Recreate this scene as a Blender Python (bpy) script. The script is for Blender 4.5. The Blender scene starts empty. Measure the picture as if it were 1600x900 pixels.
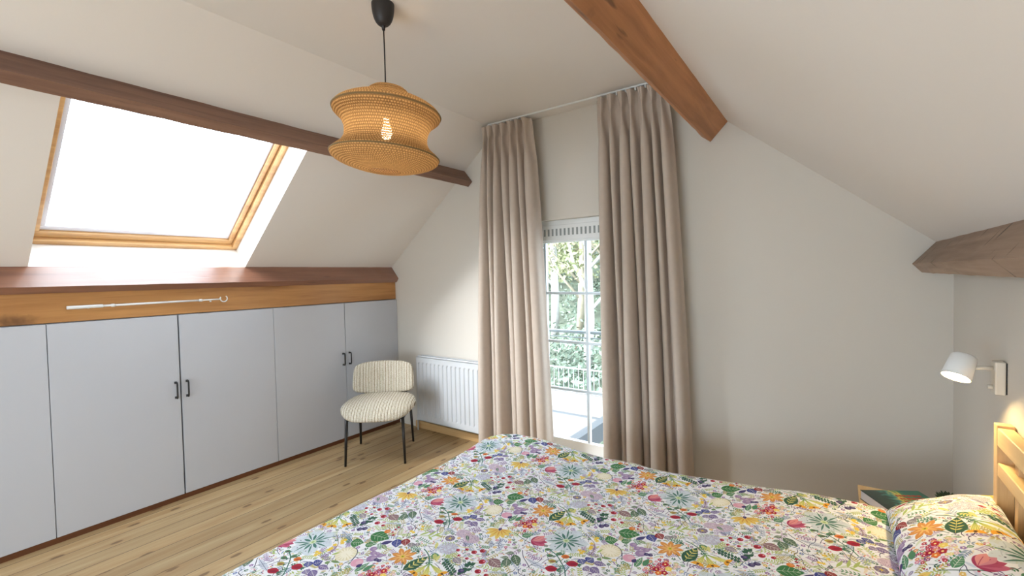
import bpy, bmesh, math, random
import numpy as np
from mathutils import Vector, Matrix
R = math.radians
scene = bpy.context.scene
COL = scene.collection
# ------------------------------------------------------------------ camera
CH = 1.355                                    # eye height above the floor
cd = bpy.data.cameras.new('camera'); cam = bpy.data.objects.new('camera', cd); COL.objects.link(cam)
cd.sensor_fit = 'HORIZONTAL'; cd.sensor_width = 36.0; cd.lens = 36.0 * 713.53 / 1600.0
cd.clip_start = 0.02; cd.clip_end = 200
yaw, pit, rol = R(35.2589), R(-1.6107), R(-1.2534)
fwd = Vector((-math.sin(yaw)*math.cos(pit), math.cos(yaw)*math.cos(pit), math.sin(pit)))
rt = Vector((math.cos(yaw), math.sin(yaw), 0)); up = rt.cross(fwd)
r2 = math.cos(rol)*rt + math.sin(rol)*up; u2 = -math.sin(rol)*rt + math.cos(rol)*up
M = Matrix((r2, u2, -fwd)).transposed().to_4x4(); M.translation = Vector((0, 0, CH))
cam.matrix_world = M
scene.camera = cam
# ------------------------------------------------------------------ light and exposure
WORLD_STRENGTH = 3.9
WORLD_COLOR = (0.76, 0.89, 1.0)
world = bpy.data.worlds.new('sky'); scene.world = world; world.use_nodes = True
bg = world.node_tree.nodes['Background']; bg.inputs[0].default_value = (*WORLD_COLOR, 1); bg.inputs[1].default_value = WORLD_STRENGTH
sl = bpy.data.lights.new('sun', 'SUN'); sl.energy = 6.5; sl.angle = R(38); sl.color = (0.94, 0.97, 1.0)   # hazy sun behind thin cloud
so = bpy.data.objects.new('sun', sl); COL.objects.link(so)
so.rotation_euler = Vector((0.40, 0.70, -0.50)).to_track_quat('-Z', 'Y').to_euler()
PENDANT_E, READING_E = 34.0, 105.0
def portal(loc, nrm, sx, sy):
    l = bpy.data.lights.new('daylight_portal', 'AREA'); l.shape = 'RECTANGLE'; l.size = sx; l.size_y = sy
    l.cycles.is_portal = True
    o = bpy.data.objects.new('daylight_portal', l); COL.objects.link(o); o.location = loc
    o.rotation_euler = Vector(nrm).to_track_quat('-Z', 'Y').to_euler()
scene.view_settings.view_transform = 'Standard'; scene.view_settings.look = 'None'
scene.view_settings.gamma = 1.0; scene.view_settings.use_curve_mapping = False
scene.view_settings.exposure = 1.38
scene.cycles.use_denoising = True
scene.cycles.max_bounces = 10; scene.cycles.diffuse_bounces = 6; scene.cycles.transparent_max_bounces = 16
scene.cycles.sample_clamp_indirect = 6.0
scene.cycles.caustics_reflective = False; scene.cycles.caustics_refractive = False

# ------------------------------------------------------------------ helpers
def lin(r, g, b):
    f = lambda c: (c/12.92 if c <= .04045 else ((c+.055)/1.055)**2.4)
    return (f(r/255), f(g/255), f(b/255), 1)
class MB:
    """collects shapes, then links them as one mesh"""
    def __init__(s): s.v = []; s.f = []; s.uv = None
    def add(s, v, f):
        o = len(s.v); s.v += [tuple(p) for p in v]; s.f += [tuple(i+o for i in q) for q in f]; return s
    def box(s, x0, x1, y0, y1, z0, z1):
        v = [(x, y, z) for x in (x0, x1) for y in (y0, y1) for z in (z0, z1)]
        return s.add(v, [(0,1,3,2),(4,6,7,5),(0,4,5,1),(2,3,7,6),(0,2,6,4),(1,5,7,3)])
    def prism(s, poly, axis, a, b):
        """poly: list of 2D points in the plane across axis; extruded a..b along axis"""
        n = len(poly)
        def p(q, t): return {'y': (q[0], t, q[1]), 'x': (t, q[0], q[1]), 'z': (q[0], q[1], t)}[axis]
        v = [p(q, a) for q in poly] + [p(q, b) for q in poly]
        f = [tuple(range(n)), tuple(range(2*n-1, n-1, -1))] + [(i, i+n, (i+1) % n+n, (i+1) % n) for i in range(n)]
        return s.add(v, f)
    def tube(s, pts, rad, n=10, cap=True):
        pts = [Vector(p) for p in pts]; m = len(pts)
        rad = rad if isinstance(rad, (list, tuple)) else [rad]*m
        t0 = (pts[1]-pts[0]).normalized(); a = Vector((0, 0, 1)) if abs(t0.z) < .9 else Vector((1, 0, 0))
        x = t0.cross(a).normalized(); v = []; f = []
        for i, p in enumerate(pts):
            t = (pts[min(i+1, m-1)]-pts[max(i-1, 0)]).normalized()
            x = (x - t*x.dot(t)).normalized(); y = t.cross(x)
            for k in range(n):
                an = 2*math.pi*k/n; v.append(p + (x*math.cos(an)+y*math.sin(an))*rad[i])
        for i in range(m-1):
            for k in range(n):
                f.append((i*n+k, i*n+(k+1) % n, (i+1)*n+(k+1) % n, (i+1)*n+k))
        if cap: f.append(tuple(range(n-1, -1, -1))); f.append(tuple((m-1)*n+k for k in range(n)))
        return s.add(v, f)
    def lathe(s, prof, n=48, M=None):
        v = []; f = []; m = len(prof)
        for r, z in prof:
            for k in range(n):
                an = 2*math.pi*k/n; p = Vector((r*math.cos(an), r*math.sin(an), z)); v.append(M @ p if M else p)
        for i in range(m-1):
            for k in range(n): f.append((i*n+k, i*n+(k+1) % n, (i+1)*n+(k+1) % n, (i+1)*n+k))
        if prof[0][0] > 1e-5: pass
        return s.add(v, f)
    def grid(s, P):
        """P: numpy array rows x cols x 3"""
        m, n = P.shape[:2]
        return s.add(P.reshape(-1, 3).tolist(), [(i*n+j, i*n+j+1, (i+1)*n+j+1, (i+1)*n+j) for i in range(m-1) for j in range(n-1)])
    def build(s, name, mat, parent=None, smooth=False, bevel=0, uv=None, off=(0, 0, 0)):
        me = bpy.data.meshes.new(name); me.from_pydata([(p[0]-off[0], p[1]-off[1], p[2]-off[2]) for p in s.v], [], s.f); me.update()
        bm = bmesh.new(); bm.from_mesh(me); bmesh.ops.recalc_face_normals(bm, faces=bm.faces); bm.to_mesh(me); bm.free()
        if mat: me.materials.append(mat)
        if uv is not None:
            l = me.uv_layers.new(name='map'); idx = np.empty(len(me.loops), dtype=np.int32); me.loops.foreach_get('vertex_index', idx)
            l.data.foreach_set('uv', np.asarray(uv, dtype=np.float32)[idx].ravel())
        if smooth:
            for p in me.polygons: p.use_smooth = True
        o = bpy.data.objects.new(name, me); COL.objects.link(o); o.location = off
        if parent:
            o.parent = parent
            if parent.type == 'EMPTY' and not parent.get('_loc'):
                o.matrix_parent_inverse = (Matrix.Translation(parent.location) @ parent.rotation_euler.to_matrix().to_4x4()).inverted()
        if bevel:
            b = o.modifiers.new('bevel', 'BEVEL'); b.width = bevel; b.segments = 2; b.limit_method = 'ANGLE'; b.angle_limit = R(40)
        return o
def tag(o, label=None, cat=None, group=None, kind=None):
    if label: o['label'] = label
    if cat: o['category'] = cat
    if group: o['group'] = group
    if kind: o['kind'] = kind
    return o
LOCALS = []
def thing(name, label, cat, loc=(0, 0, 0), rz=0, group=None, local=False):
    # local: its parts are modelled about its own base, otherwise in room coordinates
    o = bpy.data.objects.new(name, None); COL.objects.link(o); o.empty_display_size = .1
    o.location = loc; o.rotation_euler = (0, 0, rz)
    if local: o['_loc'] = 1; LOCALS.append(o)
    return tag(o, label, cat, group)
def struct(o, label=None): o['kind'] = 'structure'; return tag(o, label) if label else o
def sub(o, lv=2, simple=False):
    m = o.modifiers.new('subdivision', 'SUBSURF'); m.levels = lv; m.render_levels = lv
    return o

# ------------------------------------------------------------------ materials
def newmat(name):
    m = bpy.data.materials.new(name); m.use_nodes = True; nt = m.node_tree
    return m, nt, nt.nodes['Principled BSDF'], nt.nodes, nt.links
def plain(name, col, rough=.6, metal=0, bump=0, bscale=60, var=0, vscale=4, spec=None, sheen=0):
    m, nt, b, N, L = newmat(name)
    b.inputs['Base Color'].default_value = col; b.inputs['Roughness'].default_value = rough; b.inputs['Metallic'].default_value = metal
    if spec is not None: b.inputs['Specular IOR Level'].default_value = spec
    if sheen: b.inputs['Sheen Weight'].default_value = sheen
    tc = N.new('ShaderNodeTexCoord')
    if bump:
        n = N.new('ShaderNodeTexNoise'); n.inputs['Scale'].default_value = bscale; n.inputs['Detail'].default_value = 4
        L.new(tc.outputs['Object'], n.inputs['Vector'])
        bp = N.new('ShaderNodeBump'); bp.inputs['Strength'].default_value = bump; bp.inputs['Distance'].default_value = .002
        L.new(n.outputs[0], bp.inputs['Height']); L.new(bp.outputs[0], b.inputs['Normal'])
    if var:
        n = N.new('ShaderNodeTexNoise'); n.inputs['Scale'].default_value = vscale; n.inputs['Detail'].default_value = 3
        L.new(tc.outputs['Object'], n.inputs['Vector'])
        cr = N.new('ShaderNodeValToRGB'); e = cr.color_ramp.elements
        e[0].color = tuple(c*(1-var) for c in col[:3])+(1,); e[1].color = tuple(min(1, c*(1+var)) for c in col[:3])+(1,)
        e[0].position = .3; e[1].position = .7
        L.new(n.outputs[0], cr.inputs[0]); L.new(cr.outputs[0], b.inputs['Base Color'])
    return m
def emit(name, col, s):
    m, nt, b, N, L = newmat(name); b.inputs['Base Color'].default_value = (.8, .8, .8, 1)
    b.inputs['Emission Color'].default_value = col; b.inputs['Emission Strength'].default_value = s
    return m
def mathn(N, L, op, a, b=None, c=None):
    n = N.new('ShaderNodeMath'); n.operation = op
    for i, q in enumerate((a, b, c)):
        if q is None: continue
        if isinstance(q, (int, float)): n.inputs[i].default_value = q
        else: L.new(q, n.inputs[i])
    return n.outputs[0]
def mixc(N, L, fac, a, b, mode='MIX'):
    n = N.new('ShaderNodeMix'); n.data_type = 'RGBA'; n.blend_type = mode
    for i, q in ((0, fac), (6, a), (7, b)):
        if isinstance(q, (int, float)): n.inputs[i].default_value = q
        elif isinstance(q, tuple): n.inputs[i].default_value = q
        else: L.new(q, n.inputs[i])
    return n.outputs[2]
def wood(name, c_light, c_dark, axis='y', rough=.5, grain=1.0, planks=0, knots=.0, knotcol=None, crack=0, flat=False, shear=False, coat=0, pw_axis='x', stretch=.06, coord='Object'):
    """timber: streaks along axis; planks = board width across pw_axis"""
    m, nt, b, N, L = newmat(name)
    tc = N.new('ShaderNodeTexCoord'); sep = N.new('ShaderNodeSeparateXYZ'); L.new(tc.outputs[coord], sep.inputs[0])
    co = {'x': sep.outputs[0], 'y': sep.outputs[1], 'z': sep.outputs[2]}
    rnd = None
    if planks:
        q = mathn(N, L, 'DIVIDE', co[pw_axis], planks); pid = mathn(N, L, 'FLOOR', q); fr = mathn(N, L, 'FRACT', q)
        wn = N.new('ShaderNodeTexWhiteNoise'); wn.noise_dimensions = '1D'; L.new(pid, wn.inputs['W']); rnd = wn.outputs['Value']
    comb = N.new('ShaderNodeCombineXYZ')
    for i, k in enumerate('xyz'):
        v = co[k]
        v = mathn(N, L, 'MULTIPLY', v, stretch if k == axis else 1.0)
        if rnd is not None: v = mathn(N, L, 'ADD', v, mathn(N, L, 'MULTIPLY', rnd, 7.3 if k == axis else 3.1))
        L.new(v, comb.inputs[i])
    n1 = N.new('ShaderNodeTexNoise'); n1.inputs['Scale'].default_value = 38*grain; n1.inputs['Detail'].default_value = 6; n1.inputs['Roughness'].default_value = .62; n1.inputs['Distortion'].default_value = .6
    n2 = N.new('ShaderNodeTexNoise'); n2.inputs['Scale'].default_value = 9*grain; n2.inputs['Detail'].default_value = 3; n2.inputs['Distortion'].default_value = 1.2
    L.new(comb.outputs[0], n1.inputs['Vector']); L.new(comb.outputs[0], n2.inputs['Vector'])
    fac = mathn(N, L, 'ADD', mathn(N, L, 'MULTIPLY', n1.outputs[0], .55), mathn(N, L, 'MULTIPLY', n2.outputs[0], .6))
    mr = N.new('ShaderNodeMapRange'); mr.inputs[1].default_value = .38; mr.inputs[2].default_value = .78; L.new(fac, mr.inputs[0])
    c = mixc(N, L, mr.outputs[0], c_light, c_dark)
    bumpsrc = mathn(N, L, 'MULTIPLY', n1.outputs[0], .35)
    if rnd is not None:
        g = mathn(N, L, 'ADD', .82, mathn(N, L, 'MULTIPLY', rnd, .3))
        cc = N.new('ShaderNodeCombineXYZ')
        for i in range(3): L.new(g, cc.inputs[i])
        c = mixc(N, L, 1.0, c, cc.outputs[0], 'MULTIPLY')
        e = mathn(N, L, 'MINIMUM', fr, mathn(N, L, 'SUBTRACT', 1.0, fr))
        gap = mathn(N, L, 'LESS_THAN', e, .0022/planks)
        c = mixc(N, L, gap, c, (.09, .045, .02, 1))
        bumpsrc = mathn(N, L, 'SUBTRACT', bumpsrc, mathn(N, L, 'MULTIPLY', gap, 2.0))
    if knots:
        vc = N.new('ShaderNodeCombineXYZ')
        for i, k in enumerate('xyz'):
            v = mathn(N, L, 'MULTIPLY', co[k], knots*(.42 if k == axis else 1.0))
            if rnd is not None: v = mathn(N, L, 'ADD', v, mathn(N, L, 'MULTIPLY', rnd, 5.0))
            L.new(v, vc.inputs[i])
        vo = N.new('ShaderNodeTexVoronoi'); vo.feature = 'F1'; vo.voronoi_dimensions = '2D' if flat else '3D'; vo.inputs['Scale'].default_value = 1.0; vo.inputs['Randomness'].default_value = 1.0
        L.new(vc.outputs[0], vo.inputs['Vector'])
        dn = N.new('ShaderNodeTexNoise'); dn.inputs['Scale'].default_value = 40; L.new(tc.outputs[coord], dn.inputs['Vector'])
        dd = mathn(N, L, 'ADD', vo.outputs['Distance'], mathn(N, L, 'MULTIPLY', mathn(N, L, 'SUBTRACT', dn.outputs[0], .5), .05))
        mk = N.new('ShaderNodeMapRange'); mk.inputs[1].default_value = .085 if flat else .105; mk.inputs[2].default_value = .055 if flat else .05; L.new(dd, mk.inputs[0])
        c = mixc(N, L, mathn(N, L, 'MULTIPLY', mk.outputs[0], .85), c, knotcol or (.065, .03, .014, 1))
        mk2 = N.new('ShaderNodeMapRange'); mk2.inputs[1].default_value = .24; mk2.inputs[2].default_value = .1; L.new(dd, mk2.inputs[0])
        c = mixc(N, L, mathn(N, L, 'MULTIPLY', mk2.outputs[0], .3), c, c_dark)
    if crack:
        vc = N.new('ShaderNodeCombineXYZ')
        if shear:
            L.new(mathn(N, L, 'MULTIPLY', mathn(N, L, 'ADD', co['y'], mathn(N, L, 'MULTIPLY', co['z'], -.8)), .9), vc.inputs[0]); L.new(mathn(N, L, 'MULTIPLY', mathn(N, L, 'ADD', co['y'], co['z']), .16), vc.inputs[1])
        else:
            for i, k in enumerate('xyz'): L.new(mathn(N, L, 'MULTIPLY', co[k], .12 if k == axis else 1.0), vc.inputs[i])
        n3 = N.new('ShaderNodeTexNoise'); n3.inputs['Scale'].default_value = 30; n3.inputs['Detail'].default_value = 2; L.new(vc.outputs[0], n3.inputs['Vector'])
        mk = N.new('ShaderNodeMapRange'); mk.inputs[1].default_value =   .65 if shear else .68; mk.inputs[2].default_value = .70 if shear else .74; L.new(n3.outputs[0], mk.inputs[0])
        c = mixc(N, L, mathn(N, L, 'MULTIPLY', mk.outputs[0], crack), c, (.03, .018, .012, 1))
        bumpsrc = mathn(N, L, 'SUBTRACT', bumpsrc, mathn(N, L, 'MULTIPLY', mk.outputs[0], 1.5))
    L.new(c, b.inputs['Base Color']); b.inputs['Roughness'].default_value = rough
    if coat: b.inputs['Coat Weight'].default_value = coat; b.inputs['Coat Roughness'].default_value = .32
    bp = N.new('ShaderNodeBump'); bp.inputs['Strength'].default_value = .35; bp.inputs['Distance'].default_value = .002
    L.new(bumpsrc, bp.inputs['Height']); L.new(bp.outputs[0], b.inputs['Normal'])
    return m
def glassmat(name, tint=(1, 1, 1, 1)):
    m, nt, b, N, L = newmat(name); N.remove(b)
    out = N['Material Output']; t = N.new('ShaderNodeBsdfTransparent'); t.inputs[0].default_value = tint
    g = N.new('ShaderNodeBsdfGlossy'); g.inputs['Roughness'].default_value = .02
    lw = N.new('ShaderNodeLayerWeight'); lw.inputs[0].default_value = .5
    fr = mathn(N, L, 'ADD', .03, mathn(N, L, 'MULTIPLY', mathn(N, L, 'POWER', lw.outputs['Facing'], 5.0), .6))
    mx = N.new('ShaderNodeMixShader'); L.new(fr, mx.inputs[0]); L.new(t.outputs[0], mx.inputs[1]); L.new(g.outputs[0], mx.inputs[2]); L.new(mx.outputs[0], out.inputs[0])
    return m
MT = {}
MT['wall'] = plain('wall_plaster', (.665, .63, .57, 1), .9, bump=.15, bscale=90)
MT['ceil'] = plain('ceiling_paint', (.76, .72, .675, 1), .9, bump=.12, bscale=80)
MT['floor'] = wood('pine_floorboards', lin(196, 172, 130), lin(164, 128, 84), 'y', .42, 1.0, planks=.117, knots=6.2, flat=True)
MT['purlin'] = wood('dark_brown_beam', lin(150, 116, 96), lin(100, 70, 58), 'y', .5, .8, crack=.5)
MT['lintel'] = wood('red_brown_beam', lin(156, 108, 82), lin(104, 64, 48), 'y', .32, .7, crack=.3, knots=3, coat=1.0)
MT['central'] = wood('orange_brown_beam', lin(206, 146, 98), lin(142, 94, 60), 'y', .55, .7, crack=.6, knots=4)
MT['rightbeam'] = wood('grey_brown_beam', lin(176, 150, 128), lin(120, 98, 82), 'y', .6, .7, crack=.75, shear=True)
MT['fascia'] = wood('honey_pine_board', lin(200, 148, 90), lin(150, 100, 54), 'y', .4, .9, knots=2.2)
MT['skirt'] = wood('pine_skirting', lin(222, 188, 136), lin(190, 146, 92), 'x', .5, .9, knots=4)
MT['plinth'] = wood('brown_plinth', lin(112, 66, 34), lin(80, 44, 22), 'y', .5, 1)
MT['pinebed'] = wood('pale_pine_y', lin(238, 208, 158), lin(216, 176, 120), 'y', .5, 1.1)
MT['pinebedz'] = wood('pale_pine_z', lin(232, 200, 150), lin(196, 154, 104), 'z', .5, 1.3)
MT['pinebedx'] = wood('pale_pine_x', lin(236, 206, 156), lin(214, 174, 120), 'x', .5, 1.1)
MT['skyframe'] = wood('varnished_pine_frame', lin(214, 172, 116), lin(170, 124, 76), 'y', .35, 1, coat=.6)
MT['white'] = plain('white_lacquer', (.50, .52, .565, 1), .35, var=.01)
MT['whitepaint'] = plain('white_gloss_paint', (.78, .80, .80, 1), .4)
MT['radiator'] = plain('white_radiator_enamel', (.60, .625, .65, 1), .35)
MT['black'] = plain('black_metal', (.012, .012, .013, 1), .4)
MT['darkmetal'] = plain('dark_steel_leg', (.035, .033, .032, 1), .35, metal=.6)
MT['canopy'] = plain('charcoal_canopy', (.02, .018, .018, 1), .5)
MT['glass'] = glassmat('window_glass')
MT['greyalu'] = plain('pale_lavender_sash', (.72, .74, .84, 1), .3)
MT['bars'] = plain('pale_blue_grey_paint', (.50, .57, .62, 1), .4)
MT['dark'] = plain('dark_joint', (.035, .04, .045, 1), .8)
MT['slot'] = plain('grey_slot', (.28, .31, .31, 1), .7)
MT['matcream'] = plain('matte_cream_metal', (.70, .66, .58, 1), .5)
MT['curtain'] = plain('taupe_curtain', lin(188, 174, 161), .9, bump=.4, bscale=700, var=.03, vscale=30, sheen=.2)
MT['sheet'] = plain('white_sheet', (.8, .8, .8, 1), .9)

# ------------------------------------------------------------------ the floral print of the bed linen
# drawn once into a repeat tile (0.48 m x 0.98 m, a half drop); motif positions in millimetres on the cloth
MOTIFS = [['STAR','',[[-750,1348]],62],['CREAM','',[[-601,1376]],34],['ORANGE','',[[-917,1473]],38],['S','dg',[[-893,1454],[-872,1429]],3],['S','tg',[[-883,1537],[-861,1530],[-836,1515],[-813,1491]],5],['BELL','',[[-814,1493],[-822,1438]],22],['BELL','',[[-814,1493],[-784,1445]],22],['BELL','',[[-814,1493],[-750,1480]],22],['L','dg',[[-861,1425],[-844,1516]],34,'y'],['L','mg',[[-840,1541],[-809,1516]],20,'y'],['L','dg',[[-901,1520],[-883,1516]],6,''],['HYD','',[[-912,1366]],50],['L','mg',[[-963,1352],[-960,1392]],14,''],['TULIP','',[[-832,1298]],30],['S','dg',[[-921,1290],[-895,1282],[-873,1276],[-845,1274]],3],['L','mg',[[-892,1288],[-865,1320]],20,'w'],['S','mg',[[-847,1265],[-828,1247],[-813,1248]],2.5],['L','lg',[[-828,1247],[-827,1236]],7,''],['L','lg',[[-823,1246],[-819,1260]],7,''],['L','lg',[[-818,1245],[-802,1241]],7,''],['L','lg',[[-836,1256],[-827,1255]],7,''],['S','tg',[[-663,1183],[-683,1215],[-709,1238],[-734,1260],[-757,1271],[-777,1276]],4.5],['S','tg',[[-734,1260],[-734,1271]],3],['S','tg',[[-712,1239],[-710,1258]],3],['S','tg',[[-687,1221],[-708,1215],[-713,1206]],3],['S','tg',[[-674,1201],[-674,1227]],3],['S','tg',[[-716,1244],[-732,1235]],3],['HIP','re',[[-719,1195]],15],['HIP','re',[[-673,1247]],15],['HIP','ol',[[-735,1228]],10],['HIP','or',[[-709,1269]],11],['HIP','mg',[[-779,1275]],8],['HIP','mg',[[-755,1249]],9],['HIP','mg',[[-734,1271]],8],['S','br',[[-713,1417],[-685,1402],[-661,1387],[-649,1356],[-645,1318],[-664,1317],[-685,1317]],2.2],['YB','',[[-669,1409]],7],['YB','',[[-661,1402]],7],['YB','',[[-670,1380]],7],['YB','',[[-663,1362]],7],['YB','',[[-661,1352]],7],['YB','',[[-675,1313]],7],['YB','',[[-674,1325]],7],['YB','',[[-686,1323]],7],['YB','',[[-667,1418]],7],['L','ly',[[-646,1365],[-641,1380]],6,''],['L','lg',[[-634,1343],[-625,1372]],6,''],['L','nb',[[-663,1282],[-643,1264]],22,'w'],['L','nb',[[-641,1282],[-631,1310]],26,'w'],['L','pu',[[-621,1289],[-581,1298]],18,'w'],['L','pu',[[-637,1254],[-616,1246]],20,'w'],['L','pu',[[-619,1263],[-583,1251]],22,'w'],['L','gr',[[-620,1490],[-550,1511]],44,'w'],['L','gr',[[-640,1420],[-604,1447]],34,'w'],['L','gr',[[-590,1442],[-566,1462]],22,'w'],['L','gg',[[-611,1326],[-579,1338]],9,''],['L','gg',[[-620,1317],[-604,1310]],12,''],['S','nv',[[-551,1348],[-563,1382],[-577,1403],[-595,1413],[-610,1410]],3],['S','nv',[[-563,1382],[-549,1388],[-537,1407]],2.2],['S','nv',[[-556,1384],[-533,1384],[-516,1399]],2],['S','gg',[[-561,1392],[-546,1409],[-531,1411]],2],['OV','li',[[-549,1444]],12],['OV','li',[[-531,1430]],11],['OV','li',[[-518,1436]],8],['OV','li',[[-502,1434]],11],['OV','li',[[-512,1409]],17],['OV','li',[[-492,1444]],6],['OV','pk',[[-535,1369]],20],['OV','pd',[[-494,1412]],8],['OV','pd',[[-482,1414]],8],['L','pb',[[-552,1477],[-529,1512]],14,''],['L','nb',[[-524,1528],[-493,1492]],28,'w'],['L','rb',[[-502,1546],[-474,1516]],24,'w'],['L','gy',[[-470,1542],[-450,1520]],20,'w'],['L','gy',[[-451,1553],[-436,1535]],15,'w'],['L','gg',[[-544,1478],[-509,1466]],12,'w'],['L','mg',[[-504,1336],[-500,1392]],16,'w'],['L','pd',[[-518,1353],[-515,1375]],12,''],['LILY','',[[-743,1775],[-725,1714]],52],['S','li',[[-743,1775],[-750,1809],[-756,1843]],2.5],['LACE','lp',[[-832,1679]],26],['LACE','lp',[[-790,1672]],27],['L','dg',[[-816,1678],[-790,1653]],9,'w'],['LACE','lb',[[-820,1584]],34],['GF','',[[-853,1631]],18],['S','ly',[[-811,1615],[-780,1613],[-757,1636]],4],['L','ly',[[-874,1590],[-851,1557]],9,''],['L','ly',[[-816,1543],[-805,1511]],8,''],['BER','',[[-784,1595]],9],['BER','',[[-762,1615]],8],['BER','',[[-733,1617]],12],['BER','',[[-715,1639]],12],['BER','',[[-763,1576]],7],['BER','',[[-681,1594]],14],['BER','',[[-663,1551]],13],['BER','',[[-632,1552]],9],['BER','',[[-731,1578]],8],['S','pk',[[-763,1576],[-731,1578],[-710,1594],[-698,1620],[-678,1627]],1.5],['S','pk',[[-685,1603],[-698,1620]],1.5],['S','pk',[[-667,1560],[-671,1583],[-665,1596]],1.5],['S','nv',[[-786,1525],[-758,1517],[-725,1497],[-708,1498]],2.2],['L','dg',[[-779,1526],[-782,1544]],7,''],['L','dg',[[-779,1526],[-777,1510]],7,''],['L','dg',[[-769,1522],[-772,1539]],7,''],['L','dg',[[-769,1522],[-767,1506]],7,''],['L','dg',[[-759,1518],[-762,1535]],7,''],['L','dg',[[-759,1518],[-757,1502]],7,''],['L','dg',[[-749,1514],[-752,1531]],7,''],['L','dg',[[-749,1514],[-748,1498]],7,''],['L','dg',[[-739,1510],[-742,1527]],7,''],['L','dg',[[-739,1510],[-738,1494]],7,''],['L','dg',[[-729,1506],[-732,1523]],7,''],['L','dg',[[-729,1506],[-728,1490]],7,''],['L','dg',[[-720,1502],[-722,1519]],7,''],['L','dg',[[-720,1502],[-719,1486]],7,''],['S','nv',[[-712,1474],[-705,1501],[-690,1518],[-659,1517]],2.5],['S','nv',[[-690,1518],[-703,1548],[-703,1577]],2.2],['L','dg',[[-698,1537],[-713,1537]],10,''],['L','dg',[[-698,1537],[-697,1514]],10,''],['L','dg',[[-703,1548],[-720,1558]],10,''],['L','dg',[[-703,1553],[-715,1574]],10,''],['L','dg',[[-701,1559],[-694,1578]],10,''],['L','dg',[[-697,1533],[-685,1552]],10,''],['L','dg',[[-701,1503],[-708,1524]],10,''],['OV','pd',[[-683,1488]],10],['OV','pd',[[-670,1501]],10],['OV','pd',[[-708,1524]],10],['L','gv',[[-769,1559],[-731,1547]],20,'w'],['L','bl',[[-668,1619],[-615,1603]],30,'w'],['S','li',[[-618,1652],[-624,1688],[-622,1720],[-637,1737]],1.8],['L','sg',[[-622,1689],[-644,1669]],13,'w'],['L','sg',[[-622,1658],[-646,1643]],12,'w'],['L','sg',[[-624,1652],[-602,1615]],24,'w'],['L','sg',[[-617,1682],[-575,1642]],24,'w'],['L','sg',[[-626,1712],[-643,1709]],10,'w'],['L','sg',[[-621,1710],[-607,1704]],9,'w'],['FEA','bg',[[-724,1444],[-652,1432]],26],['FEA','bg',[[-576,1689],[-495,1674]],24],['FEA','lb',[[-640,1566],[-582,1594]],16],['S','nv',[[-606,1714],[-589,1690],[-562,1673],[-542,1657]],3],['S','nv',[[-565,1632],[-557,1615],[-535,1616],[-512,1608],[-497,1613]],3],['S','nv',[[-583,1598],[-573,1613],[-575,1626]],2.2],['S','nv',[[-525,1612],[-513,1598],[-508,1585]],2],['S','nv',[[-535,1616],[-523,1632]],2],['YB','',[[-508,1586]],6],['YB','',[[-506,1629]],6],['YB','',[[-496,1616]],6],['YB','',[[-519,1586]],6],['S','ol',[[-467,1619],[-474,1589],[-488,1571]],2],['L','lg',[[-957,1588],[-941,1627]],7,''],['L','lg',[[-931,1599],[-924,1644]],7,''],['L','lg',[[-917,1602],[-899,1648]],7,''],['L','lg',[[-927,1601],[-900,1590]],7,''],['L','lg',[[-910,1618],[-884,1623]],7,''],['S','lg',[[-954,1584],[-919,1606],[-890,1636]],2],['S','pk',[[-530,1570],[-556,1579],[-574,1561]],1.4],['BER','',[[-574,1561]],6],['S','pk',[[-530,1570],[-550,1562],[-569,1543]],1.4],['BER','',[[-569,1543]],6],['S','pk',[[-530,1570],[-544,1546],[-554,1533]],1.4],['BER','',[[-554,1533]],6],['S','pk',[[-530,1570],[-560,1593],[-575,1576]],1.4],['BER','',[[-575,1576]],6],['OV','or',[[-587,1535]],11],['L','gv',[[-499,1566],[-485,1580]],9,''],['D','br',[[-516,1545]],3]]
PAL = dict(dg=(56,96,78), mg=(84,138,104), tg=(64,112,100), gr=(66,124,78), gg=(120,150,104), lg=(172,192,118), ly=(214,214,140), sg=(84,112,92),
           gv=(146,134,150), gy=(128,124,136), nv=(48,50,84), nb=(62,72,146), pb=(74,72,122), pu=(118,104,158), pd=(70,62,110), re=(170,46,66), or_=(222,130,62),
           ol=(176,164,92), br=(110,84,64), rb=(142,44,54), li=(160,136,178), pk=(222,166,190), bl=(142,112,118), bg=(140,158,190), lb=(186,204,226), lp=(206,170,196), w=(236,236,228), y=(226,216,130))
PAL['or'] = PAL['or_']
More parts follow.
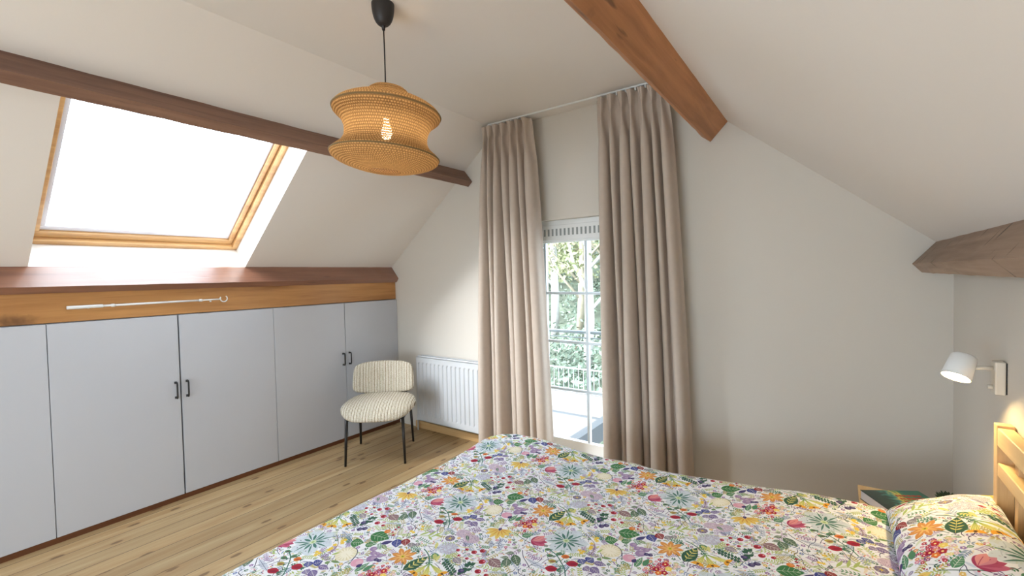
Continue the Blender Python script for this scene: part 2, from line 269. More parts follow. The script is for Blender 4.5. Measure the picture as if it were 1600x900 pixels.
def fabric_print():
    rs = np.random.RandomState(7); PX = 2000.0                      # pixels per metre
    W, H = 960, 1960
    img = np.empty((H, W, 3), np.float32); img[:] = (240, 243, 250)
    def place(p): # lattice copies whose box may touch the tile
        out = []
        for j in range(-6, 7):
            for i in range(-8, 9):
                dx, dy = i*.48 + j*.24, -j*.49
                out.append((dx, dy))
        return out
    def blend(x0, x1, y0, y1, fn, col, al=1.0):
        """fn(X, Y) -> signed distance in metres (negative inside)"""
        for dx, dy in LAT:
            a0, a1 = (x0+dx)*PX-2, (x1+dx)*PX+2; b0, b1 = (y0+dy)*PX-2, (y1+dy)*PX+2
            if a1 <= 0 or b1 <= 0 or a0 >= W or b0 >= H: continue
            i0, i1, j0, j1 = max(0, int(a0)), min(W, int(a1)+1), max(0, int(b0)), min(H, int(b1)+1)
            X, Y = np.meshgrid((np.arange(i0, i1)+.5)/PX-dx, (np.arange(j0, j1)+.5)/PX-dy)
            c = np.clip(.5-fn(X, Y)*PX, 0, 1)[..., None]*al
            img[j0:j1, i0:i1] = img[j0:j1, i0:i1]*(1-c)+np.array(col, np.float32)*c
    LAT = place(None)
    def col(k): return PAL[k] if isinstance(k, str) else k
    def disc(c, r, k, al=1.0, ry=None):
        ry = ry or r
        blend(c[0]-r, c[0]+r, c[1]-ry, c[1]+ry, lambda X, Y: (np.hypot((X-c[0])/r, (Y-c[1])/ry)-1)*min(r, ry), col(k), al)
    def leaf(a, b, w, k, al=1.0, pw=.8):
        a = np.array(a, float); b = np.array(b, float); d = b-a; ln = max(np.hypot(*d), 1e-4); d /= ln
        m = w/2
        def fn(X, Y):
            s = ((X-a[0])*d[0]+(Y-a[1])*d[1])/ln; t = np.abs(-(X-a[0])*d[1]+(Y-a[1])*d[0])
            sc = np.clip(s, 0, 1); hw = m*np.sin(np.pi*sc**pw)
            return np.maximum(t-hw, np.maximum(-s, s-1)*ln)
        blend(min(a[0], b[0])-m, max(a[0], b[0])+m, min(a[1], b[1])-m, max(a[1], b[1])+m, fn, col(k), al)
    def seg(a, b, w, k, al=1.0):
        a = np.array(a, float); b = np.array(b, float); d = b-a; l2 = max(d@d, 1e-9)
        def fn(X, Y):
            s = np.clip(((X-a[0])*d[0]+(Y-a[1])*d[1])/l2, 0, 1); return np.hypot(X-a[0]-s*d[0], Y-a[1]-s*d[1])-w/2
        blend(min(a[0], b[0])-w, max(a[0], b[0])+w, min(a[1], b[1])-w, max(a[1], b[1])+w, fn, col(k), al)
    def line(pts, w, k):
        p = np.array(pts, float)
        for _ in range(2):
            if len(p) > 2: p = np.vstack([p[:1]]+[np.array([.75*p[i]+.25*p[i+1], .25*p[i]+.75*p[i+1]]) for i in range(len(p)-1)]+[p[-1:]])
        for i in range(len(p)-1): seg(p[i], p[i+1], w, k)
    def veined(a, b, w, k, v):
        leaf(a, b, w, k)
        if not v: return
        a = np.array(a, float); b = np.array(b, float); d = b-a; n = np.array([-d[1], d[0]])/np.hypot(*d)
        seg(a, a+d*.85, .0011, v)
        for q in (.22, .4, .58, .74):
            h = w*.36*math.sin(math.pi*q**.8)
            for sgn in (-1, 1):
                e = a+d*(q+.14)+n*sgn*h
                if v == 'y': leaf(a+d*q, e, .0045, v)
                else: seg(a+d*q, e, .0008, v)
    def floret(c, r, k, mid):
        t0 = rs.rand()*6.28
        for q in range(5):
            an = t0+q*1.2566; disc((c[0]+math.cos(an)*r*.6, c[1]+math.sin(an)*r*.6), r*.45, k)
        disc(c, r*.3, mid)
    # pale filler leaves and seeds under everything
    for _ in range(200):
        c = np.array([rs.rand()*.48, rs.rand()*.98]); an = rs.rand()*6.28; l = .014+.02*rs.rand()
        leaf(c, c+l*np.array([math.cos(an), math.sin(an)]), .007, [(214,224,206), (206,216,232), (232,222,206), (222,212,228)][rs.randint(4)])
    for _ in range(150):
        c = (rs.rand()*.48, rs.rand()*.98); disc(c, .0012+.0016*rs.rand(), ['pd', 'mg', 're', 'gy', 'ol', 'li', 'or', 'dg'][rs.randint(8)], .8)
    for _ in range(150):
        c = np.array([rs.rand()*.48, rs.rand()*.98]); an = rs.rand()*6.28; k = ['lg', 'mg', 'bg', 'li', 'ol'][rs.randint(5)]
        d = np.array([math.cos(an), math.sin(an)]); n = np.array([-d[1], d[0]]); l = .03+.025*rs.rand()
        line([c, c+d*l*.5+n*.003, c+d*l], .0012, k)
        for q in range(5):
            s = c+d*l*(.15+.18*q); leaf(s, s+(d*.6+n)*.010, .004, k); leaf(s, s+(d*.6-n)*.010, .004, k)
    for _ in range(34):
        c = np.array([rs.rand()*.48, rs.rand()*.98]); an = rs.rand()*6.28; d = np.array([math.cos(an), math.sin(an)]); n = np.array([-d[1], d[0]]); l = .05+.03*rs.rand()
        line([c, c+d*l*.35+n*.008, c+d*l*.7+n*.002, c+d*l+n*.012], .0016, 'nv'); line([c+d*l*.3+n*.007, c+d*l*.45-n*.006, c+d*l*.62-n*.012], .0012, 'nv')
    order = {'STAR': 0, 'CREAM': 0, 'LACE': 1, 'HYD': 1}
    for m in sorted(MOTIFS, key=lambda m: order.get(m[0], 2)):
        t, k, pts = m[0], m[1], [np.array(p)/1000. for p in m[2]]
        r = m[3]/1000. if len(m) > 3 else 0; c = pts[0]
        if t == 'L': veined(pts[0], pts[1], r*1.3, k, m[4] if len(m) > 4 else '')
        elif t == 'S': line(pts, r*.75, k)
        elif t == 'D': disc(c, r, k)
        elif t == 'OV': disc(c, r, k); disc((c[0]+r*.2, c[1]+r*.2), r*.5, 'w', .25)
        elif t == 'BER':
            r *= .78; disc(c, r, 're'); disc((c[0]-r*.3, c[1]-r*.2), r*.5, 'rb', .8); disc((c[0]+r*.4, c[1]+r*.4), r*.3, (240, 170, 180), .8)
        elif t == 'HIP':
            leaf((c[0]-r*1.3, c[1]-r*.4), (c[0]+r*1.5, c[1]+r*.5), r*1.9, k); leaf((c[0]-r*.6, c[1]-r*.5), (c[0]+r*1.1, c[1]+r*.5), r*.7, (120, 30, 60), .45)
            for q in (-1, 0, 1): leaf((c[0]+r*1.0, c[1]+r*.3), (c[0]+r*1.9, c[1]+r*(.5+.6*q)), r*.35, 'tg')
        elif t == 'YB':
            for q in range(5): an = q*1.2566+c[0]*40; leaf(c, c+np.array([math.cos(an), math.sin(an)])*r*1.3, r*.8, (236, 204, 84))
        elif t == 'STAR':
            for q in range(6):
                an = q*math.pi/3+.3; e = c+np.array([math.cos(an), math.sin(an)])*.078; leaf(c, e, .050, (206, 220, 230), .85, 1.4)
            for q in range(14):
                an = q*2*math.pi/14+.12; l = (.066, .045)[q % 2]; e = c+np.array([math.cos(an), math.sin(an)])*l
                leaf(c+(e-c)*.1, e, .0055 if q % 2 == 0 else .010, (78, 124, 116), 1, 1.2)
                if q % 2: disc(c+np.array([math.cos(an+.22), math.sin(an+.22)])*.05, .002, 'nv')
            disc(c, .011, (206, 222, 190)); disc(c, .005, (160, 190, 130))
        elif t == 'CREAM':
            disc(c, .036, (234, 228, 200), .95)
            for q in range(16): an = q*.3927; leaf(c, c+np.array([math.cos(an), math.sin(an)])*.034, .007, (244, 240, 222)); seg(c, c+np.array([math.cos(an+.2), math.sin(an+.2)])*.033, .0007, (200, 190, 150))
        elif t == 'ORANGE':
            for q in range(8):
                an = q*math.pi/4+.2; e = c+np.array([math.cos(an), math.sin(an)])*(.042+.006*(q % 2)); leaf(c, e, .018, (218, 150, 82), 1, 1.3); leaf(c, c+(e-c)*.7, .006, (236, 190, 120))
            disc(c, .007, (224, 200, 70)); disc(c, .003, (120, 110, 50))
        elif t == 'BELL':
            b = pts[1]; d = b-c; d /= np.hypot(*d); n = np.array([-d[1], d[0]])
            leaf(c, b+d*.006, .018, (236, 224, 140), 1, 1.6)
            for s in (-.008, -.003, .003, .008): seg(c, b+n*s, .0011, (120, 160, 80))
            for s in (-2, -1, 0, 1, 2): leaf(b-d*.004, b+n*s*.0105+d*.012, .012, (232, 168, 58))
            disc(b+d*.003, .004, (90, 60, 30))
            for s in (-1, 1): seg(b+d*.006, b+d*.02+n*s*.005, .001, 'nv')
        elif t == 'HYD':
            for _ in range(110):
                q = np.array([rs.randn()*.026, rs.randn()*.024]); p = c+q
                kk = [(186, 60, 84), (214, 140, 170), (152, 84, 130), (222, 150, 110), (120, 70, 120)][rs.randint(5)] if q[0] < .016 else [(226, 200, 170), (220, 190, 200), (234, 220, 150)][rs.randint(3)]
                floret(p, .0042+.002*rs.rand(), kk, (250, 244, 236))
            for p, kk in (((.005, .022), (190, 40, 50)), ((-.012, -.01), (160, 30, 60)), ((.014, -.016), (170, 40, 60)), ((-.002, -.024), (224, 120, 60)), ((.02, .006), (236, 214, 110))): floret(c+np.array(p), .010, kk, (250, 230, 160))
        elif t == 'TULIP':
            disc(c, .023, (168, 62, 98), 1, .027)
            for q, kk in ((-.9, (196, 100, 130)), (-.3, (178, 76, 108)), (.35, (210, 136, 152)), (.9, (226, 150, 150))):
                b = c+np.array([-.018, -.014]); e = b+np.array([math.cos(.6+q*.55), math.sin(.6+q*.55)])*.056; leaf(b, e, .021, kk, 1, 1.2); seg(b, b+(e-b)*.7, .0009, (150, 34, 78))
        elif t == 'LILY':
            b = pts[1]; d = b-c; d /= np.hypot(*d); a0 = math.atan2(d[1], d[0])
            for q, l in ((-1.25, .052), (-.8, .058), (-.35, .06), (.1, .062), (.55, .056), (.95, .056), (1.35, .05)):
                an = a0+q; e = c+np.array([math.cos(an), math.sin(an)])*l; leaf(c, e, .017, (230, 202, 112), 1, 1.5); leaf(c+(e-c)*.1, c+(e-c)*.75, .005, (214, 160, 80))
            leaf(c-d*.008, c+d*.012, .012, 'pd')
        elif t == 'LACE':
            disc(c, r*1.1, k, .45, r*.95)
            for _ in range(210):
                an = rs.rand()*6.283; q = math.sqrt(rs.rand())*r; p = c+np.array([math.cos(an), math.sin(an)*.9])*q
                disc(p, .0021, (150, 120, 160) if k == 'lp' else (130, 134, 170), .8); disc(p, .0013, (246, 240, 244))
        elif t == 'GF':
            for q in range(8): an = q*.785; disc(c+np.array([math.cos(an), math.sin(an)])*.010, .0075, (122, 112, 146))
            for q in range(8): an = q*.785; seg(c, c+np.array([math.cos(an), math.sin(an)])*.013, .0014, (214, 200, 150))
            disc(c, .004, (220, 190, 80))
        elif t == 'FEA':
            b = pts[1]; d = b-c; ln = np.hypot(*d); d /= ln; n = np.array([-d[1], d[0]]); seg(c, b, .0012, 'nv')
            for q in range(15):
                s = c+d*ln*(.1+.06*q); l = r*.6*math.sin(math.pi*(.15+.055*q))
                for sg in (-1, 1): seg(s, s+d*l*.8+n*sg*l*.7, .0013, k)
    # small leaves, buds and sprigs where the ground is still bare
    bgc = np.array((240, 243, 250), np.float32); placed = 0
    for _ in range(5000):
        if placed > 300: break
        c = np.array([rs.rand()*.48, rs.rand()*.98]); i, j = int(c[0]*PX), int(c[1]*PX); q = 13
        if i < q or j < q or i > W-q or j > H-q: continue
        if np.abs(img[j-q:j+q, i-q:i+q]-bgc).max(2).mean() > 7: continue
        an = rs.rand()*6.28; d = np.array([math.cos(an), math.sin(an)]); n = np.array([-d[1], d[0]]); t = rs.randint(5); placed += 1
        if t == 0: veined(c-d*.008, c+d*.010, .010, ['mg', 'gg', 'sg', 'pu', 'dg'][rs.randint(5)], 'w')
        elif t == 1:
            line([c-d*.012, c+n*.002, c+d*.012], .0010, 'nv')
            for s in (-1, 1): leaf(c, c+(d+n*s)*.007, .004, 'dg'); leaf(c+d*.007, c+d*.007+(d+n*s)*.005, .0035, 'mg')
        elif t == 2:
            for s in (-1, 0, 1): disc(c+n*s*.006+d*abs(s)*.003, .0024, ['re', 'or', 'pd', 'pk'][rs.randint(4)]); seg(c+n*s*.006, c-d*.009, .0007, 'mg')
        elif t == 3: floret(c, .0065, [(206, 130, 160), (150, 120, 180), (226, 190, 110), (120, 140, 190)][rs.randint(4)], (250, 244, 220))
        else: leaf(c-d*.009, c+d*.009, .005, ['lg', 'bg', 'ol', 'li'][rs.randint(4)]); leaf(c-d*.005+n*.006, c+d*.009+n*.007, .004, ['lg', 'bg', 'gg'][rs.randint(3)])
    a = np.ones((H, W, 4), np.float32); a[..., :3] = img/255.0
    im = bpy.data.images.new('floral_print', W, H); im.pixels.foreach_set(a.ravel()); im.update(); im.pack()
    return im
FLORAL = fabric_print()
def printed_cloth():
    m, nt, b, N, L = newmat('floral_cotton')
    uv = N.new('ShaderNodeUVMap'); uv.uv_map = 'map'
    t = N.new('ShaderNodeTexImage'); t.image = FLORAL; t.extension = 'REPEAT'; L.new(uv.outputs[0], t.inputs['Vector'])
    L.new(mixc(N, L, 1.0, t.outputs[0], (.98, .98, .98, 1), 'MULTIPLY'), b.inputs['Base Color']); b.inputs['Roughness'].default_value = .85; b.inputs['Specular IOR Level'].default_value = .2
    tc = N.new('ShaderNodeTexCoord'); n = N.new('ShaderNodeTexNoise'); n.inputs['Scale'].default_value = 11; n.inputs['Detail'].default_value = 5; L.new(tc.outputs['Object'], n.inputs['Vector'])
    bp = N.new('ShaderNodeBump'); bp.inputs['Strength'].default_value = .25; bp.inputs['Distance'].default_value = .01
    L.new(n.outputs[0], bp.inputs['Height']); L.new(bp.outputs[0], b.inputs['Normal'])
    return m
MT['print'] = printed_cloth()

# ================================================================== the room shell
ML, MR = .815, .837                                  # roof pitches
thl = math.atan(ML); ul = Vector((math.cos(thl), 0, math.sin(thl))); nl = Vector((-math.sin(thl), 0, math.cos(thl)))
PL = Vector((-2.462, 0, 2.208))
thr = math.atan(MR); ur = Vector((math.cos(thr), 0, -math.sin(thr))); nr = Vector((math.sin(thr), 0, math.cos(thr)))   # ur runs down the right slope
PR = Vector((-.493, 0, 2.198))
ZC = 2.481; XL = PL.x+(ZC-PL.z)/ML; XR = PR.x-(ZC-PR.z)/MR
GY, RWX, RY = 2.85, .442, -1.9                       # gable wall, right wall, rear wall
def rl(u, y, d=0): p = PL+ul*u+nl*d; return (p.x, y, p.z)
def rr(u, y, d=0): p = PR+ur*u+nr*d; return (p.x, y, p.z)
struct(MB().box(-4.0, .7, RY-.2, GY+.3, -.2, 0).build('floor', MT['floor']))
# left slope with the skylight opening
UB, UT, Y0, Y1 = -1.198, -.06, .485, 1.545
uc = (XL-PL.x)/ul.x; ue = -1.88
b = MB()
for (ua, ub_, ya, yb) in ((ue, UB, RY-.1, GY+.1), (UT, uc, RY-.1, GY+.1), (UB, UT, RY-.1, Y0), (UB, UT, Y1, GY+.1)):
    b.add([rl(ua, ya), rl(ub_, ya), rl(ub_, yb), rl(ua, yb)], [(0, 1, 2, 3)])
DF = .22
fb, ft, f0, f1 = UB-.045, UT+.03, Y0, Y1+.02          # the reveal opens slightly towards the frame
A = [rl(UB, Y0), rl(UB, Y1), rl(UT, Y1), rl(UT, Y0)]; Bq = [rl(fb, f0, DF), rl(fb, f1, DF), rl(ft, f1, DF), rl(ft, f0, DF)]
b.add(A+Bq, [(0, 1, 5, 4), (1, 2, 6, 5), (2, 3, 7, 6), (3, 0, 4, 7)])
b.add([(XL, RY-.1, ZC), (XR, RY-.1, ZC), (XR, GY+.1, ZC), (XL, GY+.1, ZC)], [(0, 1, 2, 3)])
e1 = (RWX+.05-PR.x)/ur.x; e0 = (XR-PR.x)/ur.x
U2, U3, Y2, Y3 = .12, 1.02, -1.50, -.38             # unseen roof window in the right slope, added for fill light
for (ua, ub_, ya, yb) in ((e0, U2, RY-.1, GY+.1), (U3, e1, RY-.1, GY+.1), (U2, U3, RY-.1, Y2), (U2, U3, Y3, GY+.1)):
    b.add([rr(ua, ya), rr(ub_, ya), rr(ub_, yb), rr(ua, yb)], [(0, 1, 2, 3)])
A2 = [rr(U2, Y2), rr(U3, Y2), rr(U3, Y3), rr(U2, Y3)]; B2 = [rr(U2, Y2, .30), rr(U3, Y2, .30), rr(U3, Y3, .30), rr(U2, Y3, .30)]
b.add(A2+B2, [(0, 1, 5, 4), (1, 2, 6, 5), (2, 3, 7, 6), (3, 0, 4, 7)])
# outer skin of the roof, so that no daylight leaks through
T = .30
for (ua, ub_, ya, yb) in ((ue, fb-.06, RY-.1, GY+.3), (ft+.06, uc+.1, RY-.1, GY+.3), (fb-.06, ft+.06, RY-.1, f0-.06), (fb-.06, ft+.06, f1+.06, GY+.3)):
    b.add([rl(ua, ya, T), rl(ub_, ya, T), rl(ub_, yb, T), rl(ua, yb, T)], [(0, 1, 2, 3)])
b.add([rl(uc+.1, RY-.1, T), (XR-.05, RY-.1, ZC+T), (XR-.05, GY+.3, ZC+T), rl(uc+.1, GY+.3, T)], [(0, 1, 2, 3)])
for (ua, ub_, ya, yb) in ((e0-.05, U2, RY-.1, GY+.3), (U3, e1+.3, RY-.1, GY+.3), (U2, U3, RY-.1, Y2), (U2, U3, Y3, GY+.3)):
    b.add([rr(ua, ya, T), rr(ub_, ya, T), rr(ub_, yb, T), rr(ua, yb, T)], [(0, 1, 2, 3)])
Q = [rl(fb-.06, f0-.06, T), rl(fb-.06, f1+.06, T), rl(ft+.06, f1+.06, T), rl(ft+.06, f0-.06, T)]
b.add(Bq+Q, [(0, 1, 5, 4), (1, 2, 6, 5), (2, 3, 7, 6), (3, 0, 4, 7)])
struct(b.build('ceiling', MT['ceil']))
def roofz(x):
    return min(ZC, PL.z+ML*(x-PL.x), PR.z-MR*(x-PR.x))
# gable wall with the french window opening
WX0, WX1, WZ1 = -2.10, -.88, 1.745
def gable(name, y, thick, x0, x1, z0, z1, m):
    xs = sorted({-4.0, XL, XR, .7, x0, x1}); bb = MB()
    for i in range(len(xs)-1):
        a, c = xs[i], xs[i+1]; mid = (a+c)/2
        spans = [(0, z0), (z1, None)] if x0 < mid < x1 else [(-.15, None)]
        for lo, hi in spans:
            h0, h1 = (roofz(a)+.12, roofz(c)+.12) if hi is None else (hi, hi)
            if h0-lo < 1e-4: continue
            bb.prism([(a, lo), (c, lo), (c, h1), (a, h0)], 'y', y, y+thick)
    return struct(bb.build(name, m))
gable('wall_back', GY, .24, WX0, WX1, 0, WZ1, MT['wall'])
gable('wall_front', RY-.15, .15, -2.4, 0, .25, 1.35, MT['wall'])
struct(MB().box(RWX, RWX+.2, RY-.15, GY+.24, -.15, 1.50).build('wall_right', MT['wall']))
struct(MB().box(-4.1, -3.93, RY-.15, GY+.24, -.15, 1.30).build('wall_left', MT['wall']))
# unseen rear window behind the viewer, added to let in fill light
w = MB()
for x in (-2.4, -1.23, -.06): w.box(x, x+.06, RY-.11, RY-.05, .25, 1.35)
for z in (.25, 1.29): w.box(-2.4, 0, RY-.11, RY-.05, z, z+.06)
struct(w.build('added_rear_window', MT['whitepaint']))
portal((-1.2, RY-.03, .8), (0, 1, 0), 2.4, 1.1)
# skirting under the radiator, fascia board and plinth
struct(MB().box(-3.10, RWX, GY-.022, GY, 0, .062).build('baseboard_back', MT['skirt'], bevel=.003))
struct(MB().box(-3.375, -3.345, RY, GY, 1.157, 1.335).build('trim_1', MT['fascia'], bevel=.004), 'honey pine board running above the white cupboard doors')
struct(MB().box(-3.36, -3.332, RY, GY, 0, .030).build('trim_2', MT['plinth']), 'brown plinth strip under the white cupboard doors')
# ------------------------------------------------------------------ french window in the gable
fr = MB(); yf0, yf1 = 2.905, 2.965
fr.box(WX0, WX0+.05, yf0, yf1, 0, WZ1).box(WX1-.05, WX1, yf0, yf1, 0, WZ1).box(WX0+.05, WX1-.05, yf0, yf1, 1.70, WZ1).box(WX0+.05, WX1-.05, yf0-.03, yf1, 0, .055)
win = fr.build('window_1', MT['whitepaint'], bevel=.004); struct(win)
s_ = MB(); s_.box(WX0+.05, WX0+.1, yf0+.01, yf1-.01, .055, 1.70).box(WX1-.1, WX1-.05, yf0+.01, yf1-.01, .055, 1.70).box(WX0+.1, WX1-.1, yf0+.01, yf1-.01, .055, .15).box(WX0+.1, WX1-.1, yf0+.01, yf1-.01, 1.585, 1.70)
s_.build('window_sash', MT['whitepaint'], win, bevel=.004)
g = MB()
for x in (-1.426-.335, -1.426, -1.426+.335): g.box(x-.0095, x+.0095, 2.922, 2.95, .15, 1.60)
for z in (.512, .861, 1.216): g.box(WX0+.1, WX1-.1, 2.923, 2.949, z-.0095, z+.0095)
g.build('glazing_bars', MT['bars'], win)
v = MB(); v.box(WX0+.06, WX1-.06, yf0-.012, yf0+.008, 1.60, 1.71); vent = v.build('vent_panel', MT['whitepaint'], win, bevel=.003)
v = MB(); x = WX0+.09
while x < WX1-.09: v.box(x, x+.014, yf0-.0135, yf0-.011, 1.632, 1.682); x += .033
v.build('vent_slots', MT['slot'], win)
MB().box(WX0+.1, WX1-.1, 2.934, 2.938, .15, 1.60).build('glass_pane', MT['glass'], win)
portal((-1.43, 3.02, .9), (0, -1, 0), 1.1, 1.6)
# ------------------------------------------------------------------ skylight
def rbox(mb, ua, ub_, ya, yb, da, db):
    v = [rl(u, y, d) for u in (ua, ub_) for y in (ya, yb) for d in (da, db)]
    mb.add(v, [(0,1,3,2),(4,6,7,5),(0,4,5,1),(2,3,7,6),(0,2,6,4),(1,5,7,3)])
def rframe(mb, ua, ub_, ya, yb, wd, da, db, wb=None):
    wb = wb or wd
    rbox(mb, ua, ua+wb, ya, yb, da, db); rbox(mb, ub_-wd, ub_, ya, yb, da, db)
    rbox(mb, ua+wb, ub_-wd, ya, ya+wd, da, db); rbox(mb, ua+wb, ub_-wd, yb-wd, yb, da, db)
m1 = MB(); rframe(m1, fb-.01, ft+.01, f0-.01, f1+.01, .045, .20, .29); sky = m1.build('window_2', MT['skyframe'], bevel=.003); struct(sky)
m2 = MB(); rframe(m2, fb+.035, ft-.035, f0+.037, f1-.037, .03, .225, .285, .04); m2.build('window_sash', MT['skyframe'], sky, bevel=.004)
m3 = MB(); rframe(m3, fb+.075, ft-.065, f0+.067, f1-.067, .022, .243, .285, .03); m3.build('window_trim', MT['greyalu'], sky, bevel=.002)
m4 = MB(); rbox(m4, fb+.09, ft-.08, f0+.08, f1-.08, .262, .266); m4.build('glass_pane', MT['glass'], sky)
pc = PL+ul*((UB+UT)/2)+nl*.29; portal((pc.x, (Y0+Y1)/2, pc.z), (-nl.x, 0, -nl.z), 1.12, 1.12)
rl_keep = rl; rl = rr
m1 = MB(); rframe(m1, U2-.01, U3+.01, Y2-.01, Y3+.01, .05, .22, .29); s4 = struct(m1.build('added_roof_window', MT['skyframe'], bevel=.003))  # out-of-view roof window, added to brighten the cupboards and floor
m4 = MB(); rbox(m4, U2+.04, U3-.04, Y2+.04, Y3-.04, .262, .266); m4.build('glass_pane', MT['glass'], s4)
rl = rl_keep
pc = PR+ur*((U2+U3)/2)+nr*.29; portal((pc.x, (Y2+Y3)/2, pc.z), (-nr.x, 0, -nr.z), .95, 1.15)
# ------------------------------------------------------------------ roof timbers
def beam(name, pts, y0, y1, mat, label, wav=0.0015):
    n = 60; rs = random.Random(len(label)); P = []
    for i in range(n+1):
        y = y0+(y1-y0)*i/n
        P.append([(px+wav*rs.uniform(-1, 1), y, pz+wav*rs.uniform(-1, 1)) for px, pz in pts])
    k = len(pts); mb = MB(); v = [q for r in P for q in r]
    f = [(i*k+j, i*k+(j+1) % k, (i+1)*k+(j+1) % k, (i+1)*k+j) for i in range(n) for j in range(k)]
    f += [tuple(range(k)), tuple(range(n*k+k-1, n*k-1, -1))]
    mb.add(v, f); return tag(mb.build(name, mat), label, 'beam')
def up_(p, n, d): return (p[0]+n.x*d, p[1]+n.z*d)
a_, b_, c_ = (-2.462, 2.208), (-2.383, 2.114), (-2.425, 2.079)
beam('roof_beam', [up_(a_, nl, .03), b_, c_, up_(c_, nl, .16)], RY, GY-.002, MT['purlin'], 'dark brown timber beam across the slope above the skylight')
a_, b_, c_ = (-3.388, 1.453), (-3.297, 1.348), (-3.327, 1.313)
beam('roof_beam', [(-3.412, 1.455), a_, b_, c_, (-3.42, 1.36)], RY, GY-.002, MT['lintel'], 'red-brown timber beam lying below the skylight above the pine board', .001)
c2, d2 = (-.586, 2.10), (-.493, 2.198)
b2 = (-.632, 2.139)
beam('roof_beam', [up_(b2, nr, .16), b2, c2, up_(d2, nr, .03)], RY, GY-.002, MT['central'], 'orange-brown timber beam beside the right curtain top, running up out of the picture')
a3, b3, c3 = (.383, 1.465), (.298, 1.368), (.332, 1.325)
beam('roof_beam', [up_(a3, nr, .03), b3, c3, (.441, 1.405), (.441, 1.44)], RY, GY-.002, MT['rightbeam'], 'short grey-brown timber beam above the white reading lamp')

# ================================================================== built-in cupboards
XF = -3.329
def cupboard(ya, ym, yb, label, gapc):
    t = thing('built_in_cupboard', label, 'cupboard', (XF-.3, (ya+yb)/2, 0), group=None)
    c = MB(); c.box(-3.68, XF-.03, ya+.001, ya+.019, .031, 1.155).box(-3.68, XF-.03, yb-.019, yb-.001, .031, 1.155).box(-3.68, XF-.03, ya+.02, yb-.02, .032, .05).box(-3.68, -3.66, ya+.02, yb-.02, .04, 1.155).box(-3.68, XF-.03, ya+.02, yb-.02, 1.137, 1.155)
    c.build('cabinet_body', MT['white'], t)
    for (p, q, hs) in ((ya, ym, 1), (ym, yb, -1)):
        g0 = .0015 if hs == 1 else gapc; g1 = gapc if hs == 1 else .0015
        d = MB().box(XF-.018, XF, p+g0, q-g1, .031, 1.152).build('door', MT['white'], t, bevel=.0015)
        hy = (q-.028) if hs == 1 else (p+.032)
        h = MB(); h.tube([(XF-.001, hy, .735), (XF+.022, hy, .738), (XF+.027, hy, .728), (XF+.027, hy, .652), (XF+.022, hy, .642), (XF-.001, hy, .645)], [.005]*6, 8)
        h.box(XF, XF+.006, hy-.006, hy+.006, .729, .743).box(XF, XF+.006, hy-.006, hy+.006, .637, .651)
        hh = h.build('door_handle', MT['black'], d, smooth=False); hh['label'] = 'black bow handle'
cupboard(-.645, -.055, .531, 'white built-in cupboard at the left edge of the picture', .003)
cupboard(.531, 1.112, 1.701, 'white built-in cupboard with two doors under the window pole', .004)
cupboard(1.701, 2.29, 2.848, 'white built-in cupboard in the corner behind the striped chair', .0025)
# white telescopic window pole lying along the pine board
t = thing('window_pole', 'white telescopic window pole with a hook resting on the pine board', 'window pole', (-3.32, .98, 1.235))
xp = -3.334; zp = 1.237
MB().tube([(xp, .612, zp-.004), (xp, .76, zp-.003)], .0095, 14).build('grip', MT['whitepaint'], t, smooth=True, bevel=.001)
MB().tube([(xp, .755, zp-.003), (xp, 1.245, zp)], .0062, 12).build('tube', MT['whitepaint'], t, smooth=True)
MB().tube([(xp, .795, zp-.003), (xp, .803, zp-.003), (xp, .806, zp-.003), (xp, .814, zp-.003)], [.0085, .0095, .0095, .0075], 12).build('collar', MT['whitepaint'], t, smooth=True)
MB().tube([(xp, 1.232, zp), (xp, 1.250, zp)], .0082, 12).build('collar', MT['whitepaint'], t, smooth=True)
MB().tube([(xp, 1.245, zp), (xp, 1.352, zp+.001)], .0047, 12).build('tube', MT['whitepaint'], t, smooth=True)
hk = [(xp, 1.378+.021*math.cos(R(a)), zp+.004+.021*math.sin(R(a))) for a in range(150, 411, 20)]
MB().tube([(xp, 1.350, zp+.001)]+hk, .0036, 10).build('hook', MT['whitepaint'], t, smooth=True)
for y in (.70, 1.30): MB().box(-3.3455, xp-.002, y-.004, y+.004, zp-.014, zp-.006).build('holder', MT['whitepaint'], t)

# ================================================================== radiator
t = thing('radiator', 'white panel radiator on the gable wall behind the striped chair', 'radiator', (-2.57, 2.79, .1))
rx0, rx1, rz0, rz1, ryf = -2.99, -2.16, .105, .662, 2.752
cols = []; pit_ = .0475; n = int((rx1-rx0-.04)/pit_)
xs = [rx0]
for i in range(n):
    c = rx0+.035+i*pit_
    xs += [c-.010, c-.004, c+.004, c+.010]
xs.append(rx1)
def prof(x, z):
    d = 0
    for i in range(n):
        c = rx0+.035+i*pit_
        q = abs(x-c)
        if q < .0045: d = .008
    e = min(1, max(0, (rz1-.045-z)/.012)); e2 = min(1, max(0, (z-rz0-.045)/.012))
    return d*min(e, e2)
zs = [rz0, rz0+.045, rz0+.057, (rz0+rz1)/2, rz1-.057, rz1-.045, rz1]
P = np.array([[(x, ryf+prof(x, z), z) for x in xs] for z in zs])
fp = MB().grid(P); fp.box(rx0, rx1, ryf+.012, ryf+.02, rz0, rz1)
fp.box(rx0, rx1, ryf, ryf+.013, rz1-.003, rz1).box(rx0, rx1, ryf, ryf+.013, rz0, rz0+.003).box(rx0, rx0+.003, ryf, ryf+.013, rz0, rz1).box(rx1-.003, rx1, ryf, ryf+.013, rz0, rz1)
fp.build('front_panel', MT['radiator'], t)
MB().box(rx0+.01, rx1-.01, 2.80, 2.815, rz0+.01, rz1-.01).build('rear_panel', MT['radiator'], t)
